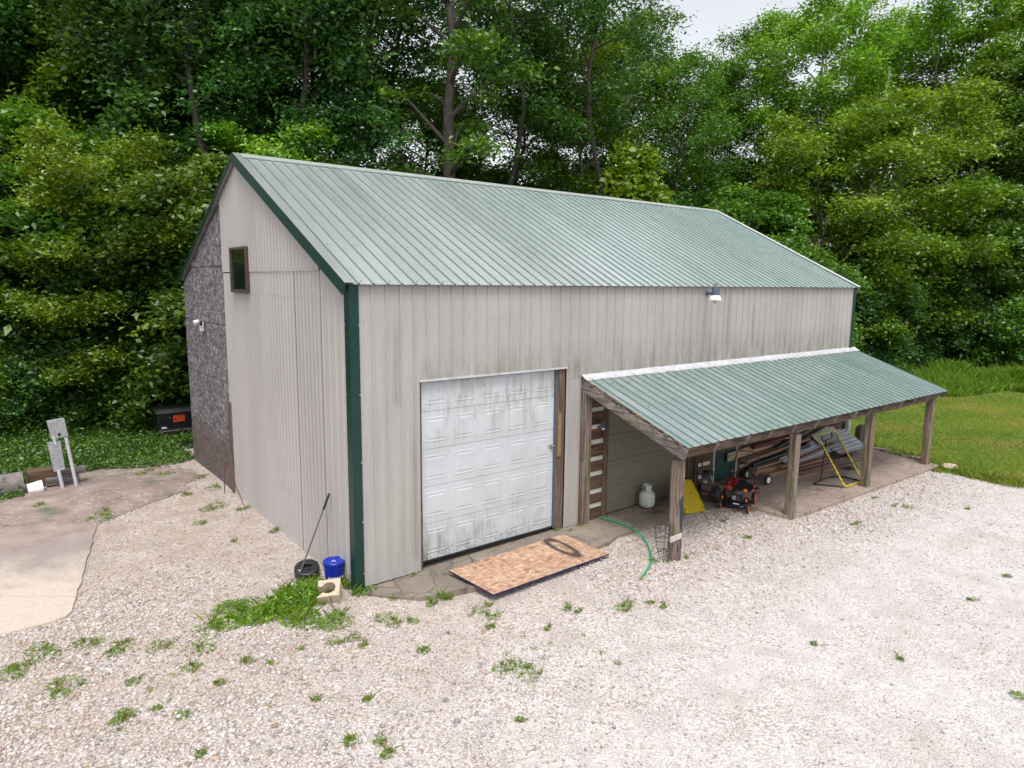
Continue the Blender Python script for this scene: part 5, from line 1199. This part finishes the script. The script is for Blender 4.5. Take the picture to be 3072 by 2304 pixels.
def tree_meshes(nm, seed, H, cb, rad, nl, ns, nsp, npl, leaf, mat, bark, prof='round', droop=.25, rise=.35, trunk_r=.16, spread=.30, flat=.12, lean=0., vis=1.):
    """H height, cb crown base, rad crown radius, nl limbs, ns sub-branches, nsp sprays on each, npl leaves in a spray"""
    rs = np.random.RandomState(seed); r2 = random.Random(seed); tb_ = MB(); P = []; U = []
    wob = [(rs.normal(0, .02*H), rs.normal(0, .02*H)) for _ in range(7)]
    def trunk(z):
        k = max(0, min(.999, z/H))*6; i = int(k); f = k-i; return Vector((wob[i][0]*(1-f)+wob[i+1][0]*f+lean*z, wob[i][1]*(1-f)+wob[i+1][1]*f, z))
    wob[0] = (0, 0)
    tb_.tube([trunk(H*.97*i/9)-Vector((0, 0, .3 if i == 0 else 0)) for i in range(10)], [trunk_r*(1.25 if i == 0 else (1-i/9.6)) for i in range(10)], 9)
    for i in range(nl):
        h = cb+(H-cb)*((i+rs.rand()*.8)/nl)**.9; k = (h-cb)/(H-cb)
        if prof == 'round': R_ = rad*math.sqrt(max(.04, 1-(1.75*k-.75)**2)) if k > .43 else rad*(.72+.28*math.sin(k/.43*1.57))
        elif prof == 'cone': R_ = rad*(1-k)**.75+.25
        elif prof == 'vase': R_ = rad*(.35+.75*k)*(1 if k < .85 else .7)
        else: R_ = rad*(.75+.5*k)*(1 if k < .6 else 1.05-1.3*(k-.6))
        rise_ = rise*rs.uniform(.55, 1.35)
        R_ *= rs.uniform(.62, 1.12); az = i*2.399+rs.normal(0, .35); p0 = trunk(h*.96)
        d0 = Vector((math.cos(az), math.sin(az), 0)); pts_ = []
        for q in range(6):
            f = q/5; pts_.append(p0+d0*R_*f+Vector((rs.normal(0, .04)*R_*f, rs.normal(0, .04)*R_*f, R_*(rise_*f*(1.2-.2*f)-droop*f*f*f*1.3))))
        tb_.tube(pts_, [max(.008, trunk_r*.34*(1-k*.6)*(1-.85*q/5)) for q in range(6)], 5, False)
        for j in range(ns):
            f = .28+.72*(j+rs.rand()*.7)/ns; q = min(4, int(f*5)); g = f*5-q; b0 = pts_[q].lerp(pts_[min(5, q+1)], g)
            sd_ = 1 if j % 2 else -1; ang = az+sd_*rs.uniform(.5, 1.15); bl_ = R_*.42*(1.15-f)+.22; bl_ *= rs.uniform(.7, 1.2)
            d1 = Vector((math.cos(ang), math.sin(ang), rs.normal(.06, .10)))
            e = b0+d1*bl_+Vector((0, 0, -droop*bl_*.35))
            if j % 2 == 0: tb_.tube([b0, b0.lerp(e, .5)+Vector((0, 0, .03)), e], [.012, .009, .004], 3, False)
            for s_ in range(nsp):
                c = b0.lerp(e, .25+.8*(s_+rs.rand()*.6)/nsp); m_ = max(3, int(npl*rs.uniform(.5, 1.4)))
                sp = spread*rs.uniform(.7, 1.25); Q = rs.normal(0, 1, (m_, 3))*np.array([sp*.55, sp*.55, flat*rs.uniform(.6, 1.3)])
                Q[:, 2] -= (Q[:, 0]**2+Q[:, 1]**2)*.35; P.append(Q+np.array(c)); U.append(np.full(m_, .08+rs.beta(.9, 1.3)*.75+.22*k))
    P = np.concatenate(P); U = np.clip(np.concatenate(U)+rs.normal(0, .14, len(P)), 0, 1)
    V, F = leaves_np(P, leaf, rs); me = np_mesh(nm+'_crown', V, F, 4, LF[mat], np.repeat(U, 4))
    to = tb_.build('trunk', M[bark], None, smooth=True); tm_ = to.data; bpy.data.objects.remove(to)
    return (me, tm_)
print('trees...')
TV = {
 'under': tree_meshes('under', 1, 7.5, .7, 3.2, 27, 9, 4, 34, .155, 'mid', 'bark', 'round', .45, .35, .09, .52, .12),
 'underd': tree_meshes('underd', 2, 7.0, .4, 3.0, 27, 9, 4, 34, .15, 'dark', 'bark', 'round', .5, .3, .08, .50, .13),
 'undery': tree_meshes('undery', 3, 8.5, .9, 3.4, 36, 10, 4, 32, .125, 'yellow', 'bark', 'vaseb', .22, .7, .10, .46, .14),
 'tall': tree_meshes('tall', 4, 17, 6.0, 4.0, 46, 9, 4, 30, .17, 'mid', 'bark', 'round', .35, .5, .20, .60, .24),
 'talld': tree_meshes('talld', 5, 18, 5.5, 4.2, 48, 9, 4, 32, .17, 'dark', 'bark', 'round', .55, .45, .21, .60, .26),
 'tally': tree_meshes('tally', 6, 17, 5.0, 4.0, 46, 9, 4, 28, .165, 'yellow', 'bark_pale', 'vase', .2, .7, .18, .58, .22),
 'sparse': tree_meshes('sparse', 7, 18, 5.5, 3.8, 42, 8, 3, 26, .15, 'mid', 'bark', 'round', .3, .65, .17, .60, .28),
 'slim': tree_meshes('slim', 8, 18, 9.5, 2.4, 26, 7, 3, 22, .15, 'dark', 'bark', 'round', .3, .5, .16, .55, .3),
 'maple': tree_meshes('maple', 9, 15, 2.6, 3.8, 26, 8, 3, 22, .15, 'mid', 'bark', 'vase', .22, .85, .27, .48, .09),
 'sycamore': tree_meshes('sycamore', 10, 8.6, .8, 2.0, 38, 7, 3, 20, .22, 'yellow', 'bark', 'cone', .2, .6, .07, .38, .22),
 'shrub': tree_meshes('shrub', 11, 2.6, .05, 1.5, 28, 6, 3, 26, .10, 'dark', 'bark', 'round', .35, .45, .03, .32, .13),
 'shrubm': tree_meshes('shrubm', 12, 3.2, .05, 1.8, 30, 7, 3, 26, .11, 'mid', 'bark', 'round', .4, .4, .03, .34, .12),
 'dead': None }
print('trees done')
def plant_tree(kind, px, dep, sc, rz, label, nm='tree', cat='tree', grp=None, zoff=0., hz=None):
    d0_ = dep; r_ = .9 if 'shrub' in kind else 1.6
    p = gdepth(px, dep)
    while -r_ < p.x < L+r_ and -3 < p.y < D+r_: dep += .25; p = gdepth(px, dep)      # stand clear of the barn
    sc *= (dep/d0_)**.8; z = G0(p.x, p.y)-.1+zoff
    t_ = thing(nm, label, cat, (p.x, p.y, z), 0, grp); c, tk_ = TV[kind]
    s3 = (sc, sc, sc*(hz or 1))
    for n2, me in (('trunk', tk_), ('crown', c)):
        o = link(n2, me, t_); o.rotation_euler = (0, 0, rz); o.scale = s3
    return t_
GR_ = 'trees along the edge of the woods'
TREES = [
 ('under', 10, 20.5, 1.25, .3, 'low spreading green tree filling the left edge above the utility boxes', 'understory_tree'),
 ('undery', 300, 20.5, .92, 1.3, 'yellow-green maple with layered branches left of the particle board wall', 'maple_tree'),
 ('underd', 520, 22.5, 1.15, 2.0, 'dark leafy tree right behind the particle board corner', 'understory_tree'),
 ('underd', 180, 21.5, 1.0, 4.0, 'dark low tree behind the utility boxes', 'understory_tree'),
 ('under', -250, 20.0, 1.2, 2.4, 'green tree just outside the left edge of the picture', 'understory_tree'),
 ('undery', 60, 25, 1.6, 2.9, 'tall yellow-green tree upper left, high above the low green one', 'maple_tree'),
 ('talld', 240, 27, 1.1, .9, 'tall dark tree with a thick trunk in the upper left', 'forest_tree'),
 ('tally', 410, 26, 1.05, 2.2, 'tall bright tree between the dark trunks left of the gable peak', 'forest_tree'),
 ('talld', 620, 25, 1.05, 3.5, 'tall dark hanging tree above the gable peak', 'forest_tree'),
 ('talld', -80, 27, 1.1, 5.1, 'tall dark tree in the top left corner', 'forest_tree'),
 ('under', 700, 21, 1.1, 4.4, 'low green tree just behind the gable peak', 'understory_tree'),
 ('tally', 840, 27, 1.0, 1.1, 'tall green tree right of the gable peak', 'forest_tree'),
 ('talld', 955, 24, .9, .2, 'tall dark-leaved tree over the near end of the roof', 'forest_tree'),
 ('undery', 880, 23, 1.0, 5.5, 'yellowish low tree behind the near end of the ridge', 'understory_tree'),
 ('slim', 1165, 23, 1.15, .8, 'slender straight trunk left of the forked maple', 'forest_tree'),
 ('slim', 1215, 27, 1.1, 2.8, 'second slender straight trunk, close left of the forked maple', 'forest_tree'),
 ('under', 1060, 25, 1.05, 3.0, 'low green tree behind the ridge at the slender trunks', 'understory_tree'),
 ('maple', 1350, 23.5, 1.25, .5, 'forked maple with a dark trunk rising behind the middle of the ridge', 'maple_tree'),
 ('underd', 1275, 30, 1.1, 1.9, 'dark low tree behind the maple trunk', 'understory_tree'),
 ('under', 1480, 24, 1.0, .6, 'low green tree right of the maple trunk behind the ridge', 'understory_tree'),
 ('sparse', 1560, 30, .9, 4.1, 'airy green tree against the bright sky right of the maple', 'forest_tree'),
 ('underd', 1650, 26, 1.1, 3.3, 'dark low tree under the sky gap behind the ridge', 'understory_tree'),
 ('tally', 1740, 32, .95, 1.4, 'yellowish tree reaching the top of the picture over the ridge', 'forest_tree'),
 ('slim', 1640, 37, .95, 5.4, 'distant thin-crowned tree between the maple and the yellowish tree', 'forest_tree'),
 ('tall', 1290, 33, .85, 4.4, 'green tree filling the gap left of the maple trunk, far back', 'forest_tree'),
 ('sparse', 1430, 31, .95, .9, 'fine-leaved tree right of the maple trunk, rising to the top of the picture', 'forest_tree'),
 ('under', 1400, 31, 1.25, 5.1, 'mid green low tree far behind the maple trunk', 'understory_tree'),
 ('under', 1560, 32, 1.35, 3.1, 'mid green low tree far behind the thin crowned trees', 'understory_tree'),
 ('sparse', 1830, 40, 1.05, 3.1, 'distant tree between the yellowish tree and the young sycamore', 'forest_tree'),
 ('sparse', 2090, 40, .92, 1.8, 'distant thin tree just left of the open patch of sky', 'forest_tree'),
 ('under', 1960, 36, 1.4, .4, 'distant low green tree right of the young sycamore', 'understory_tree'),
 ('under', 2130, 37, 1.5, 2.9, 'distant low green tree under the open patch of sky', 'understory_tree'),
 ('sparse', 2640, 46, 1.2, 4.0, 'distant airy tree behind the dead snag', 'forest_tree'),
 ('sparse', 2240, 39, 1.02, 5.2, 'thin tree closing the right side of the open patch of sky', 'forest_tree'),
 ('slim', 700, 22.5, 1.15, 1.9, 'slender dark trunk rising above the gable peak', 'forest_tree'),
 ('slim', 950, 21.5, 1.1, .4, 'slender dark trunk over the near third of the ridge', 'forest_tree'),
 ('slim', 1490, 27, 1.15, 4.9, 'slender trunk a little right of the forked maple', 'forest_tree'),
 ('slim', 1740, 29, 1.1, 3.3, 'slender trunk left of the young sycamore', 'forest_tree'),
 ('slim', 330, 23.5, 1.1, 5.2, 'slender trunk in the upper left before the dark trees', 'forest_tree'),
 ('sycamore', 1905, 24.5, 1.05, .9, 'young sycamore with large bright leaves behind the ridge', 'sycamore_tree'),
 ('underd', 1790, 26, 1.1, 4.9, 'dark low tree left of the young sycamore', 'understory_tree'),
 ('sparse', 1880, 35, 1.0, 2.2, 'tall green tree behind the young sycamore', 'forest_tree'),
 ('sparse', 2030, 33, .85, 2.6, 'thin-crowned tree above the far end of the ridge', 'forest_tree'),
 ('underd', 2080, 27, 1.1, 1.0, 'dark glossy tree just behind the far end of the ridge', 'understory_tree'),
 ('under', 2240, 30, 1.2, 2.1, 'green tree behind the far slope of the roof', 'understory_tree'),
 ('sparse', 2170, 38, .9, .3, 'thin grey-stemmed tree beside the open patch of sky', 'forest_tree'),
 ('tally', 2370, 35, 1.05, 5.0, 'tall bright tree left of the dead snag', 'forest_tree'),
 ('undery', 2450, 32, 1.3, .2, 'wide yellow-green layered tree behind the far corner of the barn', 'beech_tree'),
 ('undery', 2650, 34, 1.55, 2.7, 'broad yellow-green tree standing in front of the dead snag', 'beech_tree'),
 ('under', 2400, 29, .9, 3.6, 'low green tree at the far gable end', 'understory_tree'),
 ('tally', 2800, 43, 1.25, 1.7, 'tall bright tree right of the dead snag', 'forest_tree'),
 ('tally', 2990, 44, 1.3, 3.9, 'tall bright tree with pale limbs in the upper right corner', 'forest_tree'),
 ('tall', 2910, 40, 1.0, 4.6, 'darker tree below the bright ones at the right', 'forest_tree'),
 ('under', 2850, 37, 1.4, 5.2, 'spreading green tree above the bushes at the right', 'understory_tree'),
 ('undery', 3060, 39, 1.3, .8, 'yellow-green tree at the right edge above the tall grass', 'beech_tree'),
 ('tall', 3190, 38, 1.2, 2.5, 'tall green tree cut by the right edge', 'forest_tree'),
 ('under', 3330, 34, 1.4, .4, 'green tree just beyond the right edge', 'understory_tree'),
 ('underd', 2580, 32, .9, 1.2, 'small dark tree beside the far corner trim', 'understory_tree'),
 ('underd', 2740, 36, 1.0, 3.0, 'dark small tree under the broad yellow-green one', 'understory_tree'),
]
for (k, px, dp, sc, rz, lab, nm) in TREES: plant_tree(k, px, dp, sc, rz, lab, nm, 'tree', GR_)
SHR = [('shrub', 2600, 33.5, 1.3, 'dark bush beside the far porch roof end'), ('shrub', 2740, 35, 1.4, 'dark bush behind the tall grass, left of the middle'), ('shrubm', 2860, 36.5, 1.3, 'greyish green bush behind the tall grass, right of the middle'), ('shrub', 2980, 35, 1.5, 'dark bush at the right behind the tall grass'), ('shrubm', 3100, 33, 1.3, 'green bush cut by the right edge above the tall grass'), ('shrubm', 2700, 38, 1.6, 'mid green bush rising behind the dark bushes'),
 ('shrub', 40, 19.0, .9, 'dark bush low at the left edge behind the concrete pipe'), ('shrub', 230, 20, 1.0, 'dark bush behind the leaning utility boxes'), ('shrubm', 400, 21.2, .9, 'green bush left of the black equipment box'), ('shrub', 520, 22.3, 1.0, 'dark bush behind the black equipment box'), ('shrubm', -110, 18.5, .9, 'green bush just off the left edge'), ('shrub', 130, 21, 1.4, 'tall dark bush further back behind the utility boxes')]
for i, (k, px, dp, sc, lab) in enumerate(SHR): plant_tree(k, px, dp, sc, i*1.7, lab, 'bush', 'bush', 'bushes at the edge of the woods')
# dead snag
sn_ = gdepth(2600, 36.5); sg = thing('dead_tree', 'dead pale snag with broken tops rising above the yellow-green trees', 'dead tree', (sn_.x, sn_.y, -.2)); sg.scale = (1.15, 1.15, 1.18)
q = MB(); q.tube([(0, 0, 0), (.1, 0, 4), (-.05, .1, 7.5), (.35, .1, 10), (.95, .2, 13.5)], [.26, .22, .19, .14, .04], 9); q.tube([(-.02, .1, 7.2), (-.65, 0, 9), (-.75, 0, 11.2), (-.6, 0, 12.4)], [.12, .1, .07, .02], 7); q.tube([(.3, .1, 9.8), (-.1, .2, 11.3), (.05, .2, 12.6)], [.08, .06, .02], 6); q.tube([(.05, 0, 6), (-1.5, .1, 6.8), (-2.1, .1, 7.6)], [.07, .04, .01], 5); q.tube([(.6, .1, 11.5), (1.5, .1, 12.2)], [.05, .01], 5)
q.build('trunk', M['bark_pale'], sg, smooth=True)
print('placed')
# woods behind the left side read as one mass
def mass(nm, label, boxes, n, leaf, mat, seed):
    rs = np.random.RandomState(seed); P = []
    for (px0, px1, d0, d1, z0, z1) in boxes:
        m_ = n//len(boxes); px = rs.uniform(px0, px1, m_//30); dd_ = rs.uniform(d0, d1, m_//30); zz = rs.uniform(z0, z1, m_//30)
        for a, b, c in zip(px, dd_, zz):
            p = gdepth(a, b); P.append(rs.normal(0, 1, (30, 3))*np.array([.7, .7, .16])+np.array([p.x, p.y, c]))
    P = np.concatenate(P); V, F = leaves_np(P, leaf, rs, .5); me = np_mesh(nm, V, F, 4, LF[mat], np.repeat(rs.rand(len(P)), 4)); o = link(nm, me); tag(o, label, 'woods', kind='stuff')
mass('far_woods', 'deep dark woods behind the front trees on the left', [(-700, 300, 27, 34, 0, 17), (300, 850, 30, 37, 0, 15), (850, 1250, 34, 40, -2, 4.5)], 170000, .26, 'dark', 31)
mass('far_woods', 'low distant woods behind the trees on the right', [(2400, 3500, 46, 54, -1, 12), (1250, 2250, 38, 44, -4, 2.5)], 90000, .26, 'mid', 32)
# ---- ground vegetation
def blades(nm, label, cat, X, Y, hmin, hmax, wd, mat, seed, bend=.4, z0=None, rnd=None):
    rs = np.random.RandomState(seed); n = len(X); h = rs.uniform(hmin, hmax, n); a = rs.uniform(0, 6.28, n); lx, ly = rs.normal(0, bend, n)*h, rs.normal(0, bend, n)*h
    Z = gh(X, Y) if z0 is None else z0; ca, sa = np.cos(a)*wd, np.sin(a)*wd
    V = np.stack([np.stack([X-ca, Y-sa, Z], 1), np.stack([X+ca, Y+sa, Z], 1), np.stack([X+ca*.8+lx*.4, Y+sa*.8+ly*.4, Z+h*.6], 1), np.stack([X+lx, Y+ly, Z+h], 1)], 1).reshape(-1, 3)
    me = np_mesh(nm, V, np.arange(n*4), 4, LF[mat], np.repeat(rs.rand(n) if rnd is None else rnd, 4)); o = link(nm, me); tag(o, label, cat, kind='stuff'); return o
rs = np.random.RandomState(77)
N = 330000; x = 14.3+18*rs.rand(N)**1.4; y = rs.uniform(-8, 11.5, N); k = inpoly(x, y, LAWN); x, y = x[k], y[k]
pn = .5+.5*np.sin(x*.8+1.2*np.sin(y*.9))*np.sin(y*.7+x*.3); blades('lawn_grass', 'short mown grass of the lawn beside the barn', 'grass', x, y, .025, .065, .006, 'grass', 5, .5, None, np.clip(pn**1.3*.75+rs.rand(len(x))*.4, 0, 1))
N = 12000; x = rs.uniform(14.2, 16.8, N); y = rs.uniform(-5.2, 1.2, N); e = np.minimum(np.abs(x-(15.25-.1*(y<-1))), 9)
band = (np.abs(x-(15.5-.32*np.clip(-y-.2, 0, 3.2))) < .22+.1*np.sin(y*3)) | ((y < -3.2) & (np.abs(x-14.6+.2*(y+4)) < .25)); x, y = x[band], y[band]
blades('edge_grass', 'taller unmown grass along the slab end and gravel edge', 'grass', x, y, .06, .2, .006, 'grass', 6, .45)
N = 220000; px = rs.uniform(2400, 3400, N); dd_ = rs.uniform(27, 38, N)
PT = [gdepth(a, b) for a, b in zip(px[:0], dd_[:0])]
dr = BAS.T @ np.stack([(px-1536)/FPX, np.full(N, (1152-845)/FPX), np.ones(N)]); x = CAM[0]+dr[0]*dd_; y = CAM[1]+dr[1]*dd_
k = (x > 15.5) & (dd_+.9*np.sin(px*.02) > 28.6); x, y = x[k], y[k]
blades('tall_grass', 'tall unmown grass and weeds between lawn and woods', 'grass', x, y, .12+.1*np.sin(x*.9)**2, (.35+.45*(.5+.5*np.sin(x*1.3+2*np.sin(y*.8))*np.sin(y*1.1+x*.4)))*np.clip((dd_[k]-28)/3+.5, .5, 1.5), .008, 'weed', 7, .3)
N = 70000; px = rs.uniform(-350, 700, N); dd_ = rs.uniform(13.0, 21, N); dr = BAS.T @ np.stack([(px-1536)/FPX, np.full(N, (1152-845)/FPX), np.ones(N)]); x = CAM[0]+dr[0]*dd_; y = CAM[1]+dr[1]*dd_
k = (x < .0) & (y > 9.2+.25*np.sin(x*2)) | ((x >= 0) & (y > 11.2)) | ((x < -3.6) & (y > 7.9)); x, y = x[k], y[k]; 
V, F = leaves_np(np.stack([x, y, gh(x, y)+rs.gamma(1.3, .05, len(x))], 1), .065, rs, .6, .6); o = link('ground_cover', np_mesh('ground_cover', V, F, 4, LF['mid'], np.repeat(rs.rand(len(x))*.8, 4))); tag(o, 'low leafy ground cover between the dirt and the woods', 'ground cover', kind='stuff')
# stilt-grass weeds around the corner and tufts through the gravel
def tufts(spec, nm, label, leaf=.055, seed=3):
    rs = np.random.RandomState(seed); P = []; U = []
    for (px, py, rx, n, h) in spec:
        c = gz(px, py, -.03); m_ = n
        a = rs.uniform(0, 6.28, m_); r = np.sqrt(rs.rand(m_))*rx; xx = c.x+r*np.cos(a); yy = c.y+r*np.sin(a)
        P.append(np.stack([xx, yy, gh(xx, yy)+.01+h*rs.rand(m_)**1.3*(1-(r/rx)**2*.7)], 1)); U.append(rs.rand(m_))
    P = np.concatenate(P); V, F = leaves_np(P, leaf, rs, .55, .26); o = link(nm, np_mesh(nm, V, F, 4, LF['weed'], np.repeat(np.concatenate(U), 4))); tag(o, label, 'weeds', kind='stuff')
tufts([(940, 1770, .34, 1500, .17), (880, 1800, .36, 1500, .17), (820, 1830, .30, 800, .13), (760, 1850, .26, 460, .10), (900, 1850, .28, 500, .10), (700, 1820, .26, 380, .09), (680, 1870, .22, 300, .08), (980, 1870, .2, 160, .07), (1010, 1860, .25, 150, .06), (930, 1740, .2, 300, .12), (620, 1890, .2, 90, .05)], 'weed_patch', 'thick patch of bright green weeds around the chimney block', .06, 3)
tufts([(1040, 1730, .13, 160, .34), (1055, 1750, .12, 160, .22), (1030, 1700, .08, 60, .40), (1085, 1772, .14, 90, .08), (1110, 1765, .12, 40, .07)], 'corner_weeds', 'upright weeds growing between the blue bucket and the green corner trim', .065, 4)
SM = [(270, 1935, .14), (120, 1955, .14), (140, 1975, .12), (340, 1965, .10), (480, 1940, .14), (380, 1935, .12), (600, 1945, .16), (1000, 1920, .14), (900, 1945, .06), (1060, 1910, .12), (1090, 1935, .08), (580, 2005, .1), (200, 2060, .16), (30, 2030, .16), (60, 2010, .12), (180, 2090, .08), (400, 2050, .07), (740, 1980, .10), (810, 1990, .06), (660, 2050, .06), (1150, 1850, .16), (1180, 1870, .12), (1240, 1860, .1), (1290, 1810, .08), (1350, 1790, .08), (1180, 1790, .08), (1440, 1830, .16), (1480, 1850, .12), (1470, 1880, .08), (1550, 2000, .2), (1500, 2010, .12), (1590, 2030, .16), (1640, 1890, .05), (1700, 1830, .08), (1730, 1840, .05), (1865, 1830, .14), (1880, 1820, .1), (1950, 1815, .07), (1990, 1830, .06), (1270, 1950, .1), (1100, 2100, .06), (1060, 2230, .12), (1140, 2230, .08), (550, 2150, .07), (380, 2150, .1), (350, 2170, .06), (600, 2270, .05), (1160, 2270, .08), (2060, 1680, .05), (2240, 1620, .08), (2170, 1570, .08), (2410, 1420, .0), (2440, 1945, .06), (2700, 1990, .05), (2910, 1805, .06), (3020, 1735, .08), (2680, 1525, .05), (2720, 1530, .1), (2560, 1580, .08), (2620, 1500, .05), (2900, 1535, .06), (3060, 2100, .12), (300, 1560, .2), (310, 1545, .12), (640, 1470, .14), (650, 1520, .18), (620, 1530, .12), (600, 1570, .1), (820, 1590, .1), (700, 1620, .05), (740, 1525, .1), (720, 1530, .08), (560, 1490, .1), (500, 1430, .15), (440, 1420, .14), (600, 1440, .1), (420, 1430, .15), (120, 1530, .1), (1960, 1690, .1), (2005, 1690, .06), (1310, 1735, .09), (1340, 1725, .06), (1235, 1725, .07), (1670, 1595, .08), (1710, 1600, .10), (1735, 1590, .08), (1760, 1600, .05), (1795, 1640, .1), (1820, 1640, .06), (2610, 1450, .12), (2700, 1440, .06), (1420, 1720, .06), (1500, 1720, .05), (950, 2100, .06), (1560, 2160, .06), (470, 2130, .05)]
tufts([(a, b, r*(1.25 if a < 700 else .85), int(20+(620 if a < 700 else 400)*r), .02+r*.28) for a, b, r in SM if r > 0], 'weed_tufts', 'small scattered weed tufts poking through the gravel', .045, 8)

def clump_blades(spec, nm, label, mat, hs, seed, wd=.004):
    rs = np.random.RandomState(seed); X = []; Y = []; H = []
    for (px, py, rx, n) in spec:
        c = gz(px, py, -.03); nn = max(1, int(n/14)); a = rs.uniform(0, 6.28, nn); r = np.sqrt(rs.rand(nn))*rx
        for q, w_ in zip(a, r):
            k = rs.randint(8, 20); X.append(c.x+w_*math.cos(q)+rs.normal(0, .02, k)); Y.append(c.y+w_*math.sin(q)+rs.normal(0, .02, k)); H.append(np.full(k, rs.uniform(.5, 1.3)))
    X, Y, H = np.concatenate(X), np.concatenate(Y), np.concatenate(H); blades(nm, label, 'weeds', X, Y, hs[0]*H, hs[1]*H, wd, mat, seed, .55)
clump_blades([(900, 1790, .45, 700), (780, 1830, .4, 400), (700, 1850, .35, 200), (960, 1860, .35, 160), (1020, 1745, .2, 160), (1085, 1770, .15, 60), (1345, 1790, .12, 60), (1290, 1800, .1, 40)], 'wispy_grass', 'wispy grass blades growing among the weeds by the barn corner', 'weed', (.05, .17), 41)
clump_blades([(a+6, b-4, max(.05, r), 10+240*r) for a, b, r in SM if r > 0], 'grass_tufts', 'thin grass tufts standing in the gravel', 'grass', (.03, .09), 42)
wr_ = np.random.RandomState(9); clump_blades([(wr_.uniform(1050, 1900), wr_.uniform(1780, 2050), .06, 16) for _ in range(26)]+[(wr_.uniform(60, 1000), wr_.uniform(1900, 2200), .06, 14) for _ in range(26)], 'dry_grass_wisps', 'sparse dry grass wisps in the gravel before the apron', 'grass', (.02, .06), 43, .003)
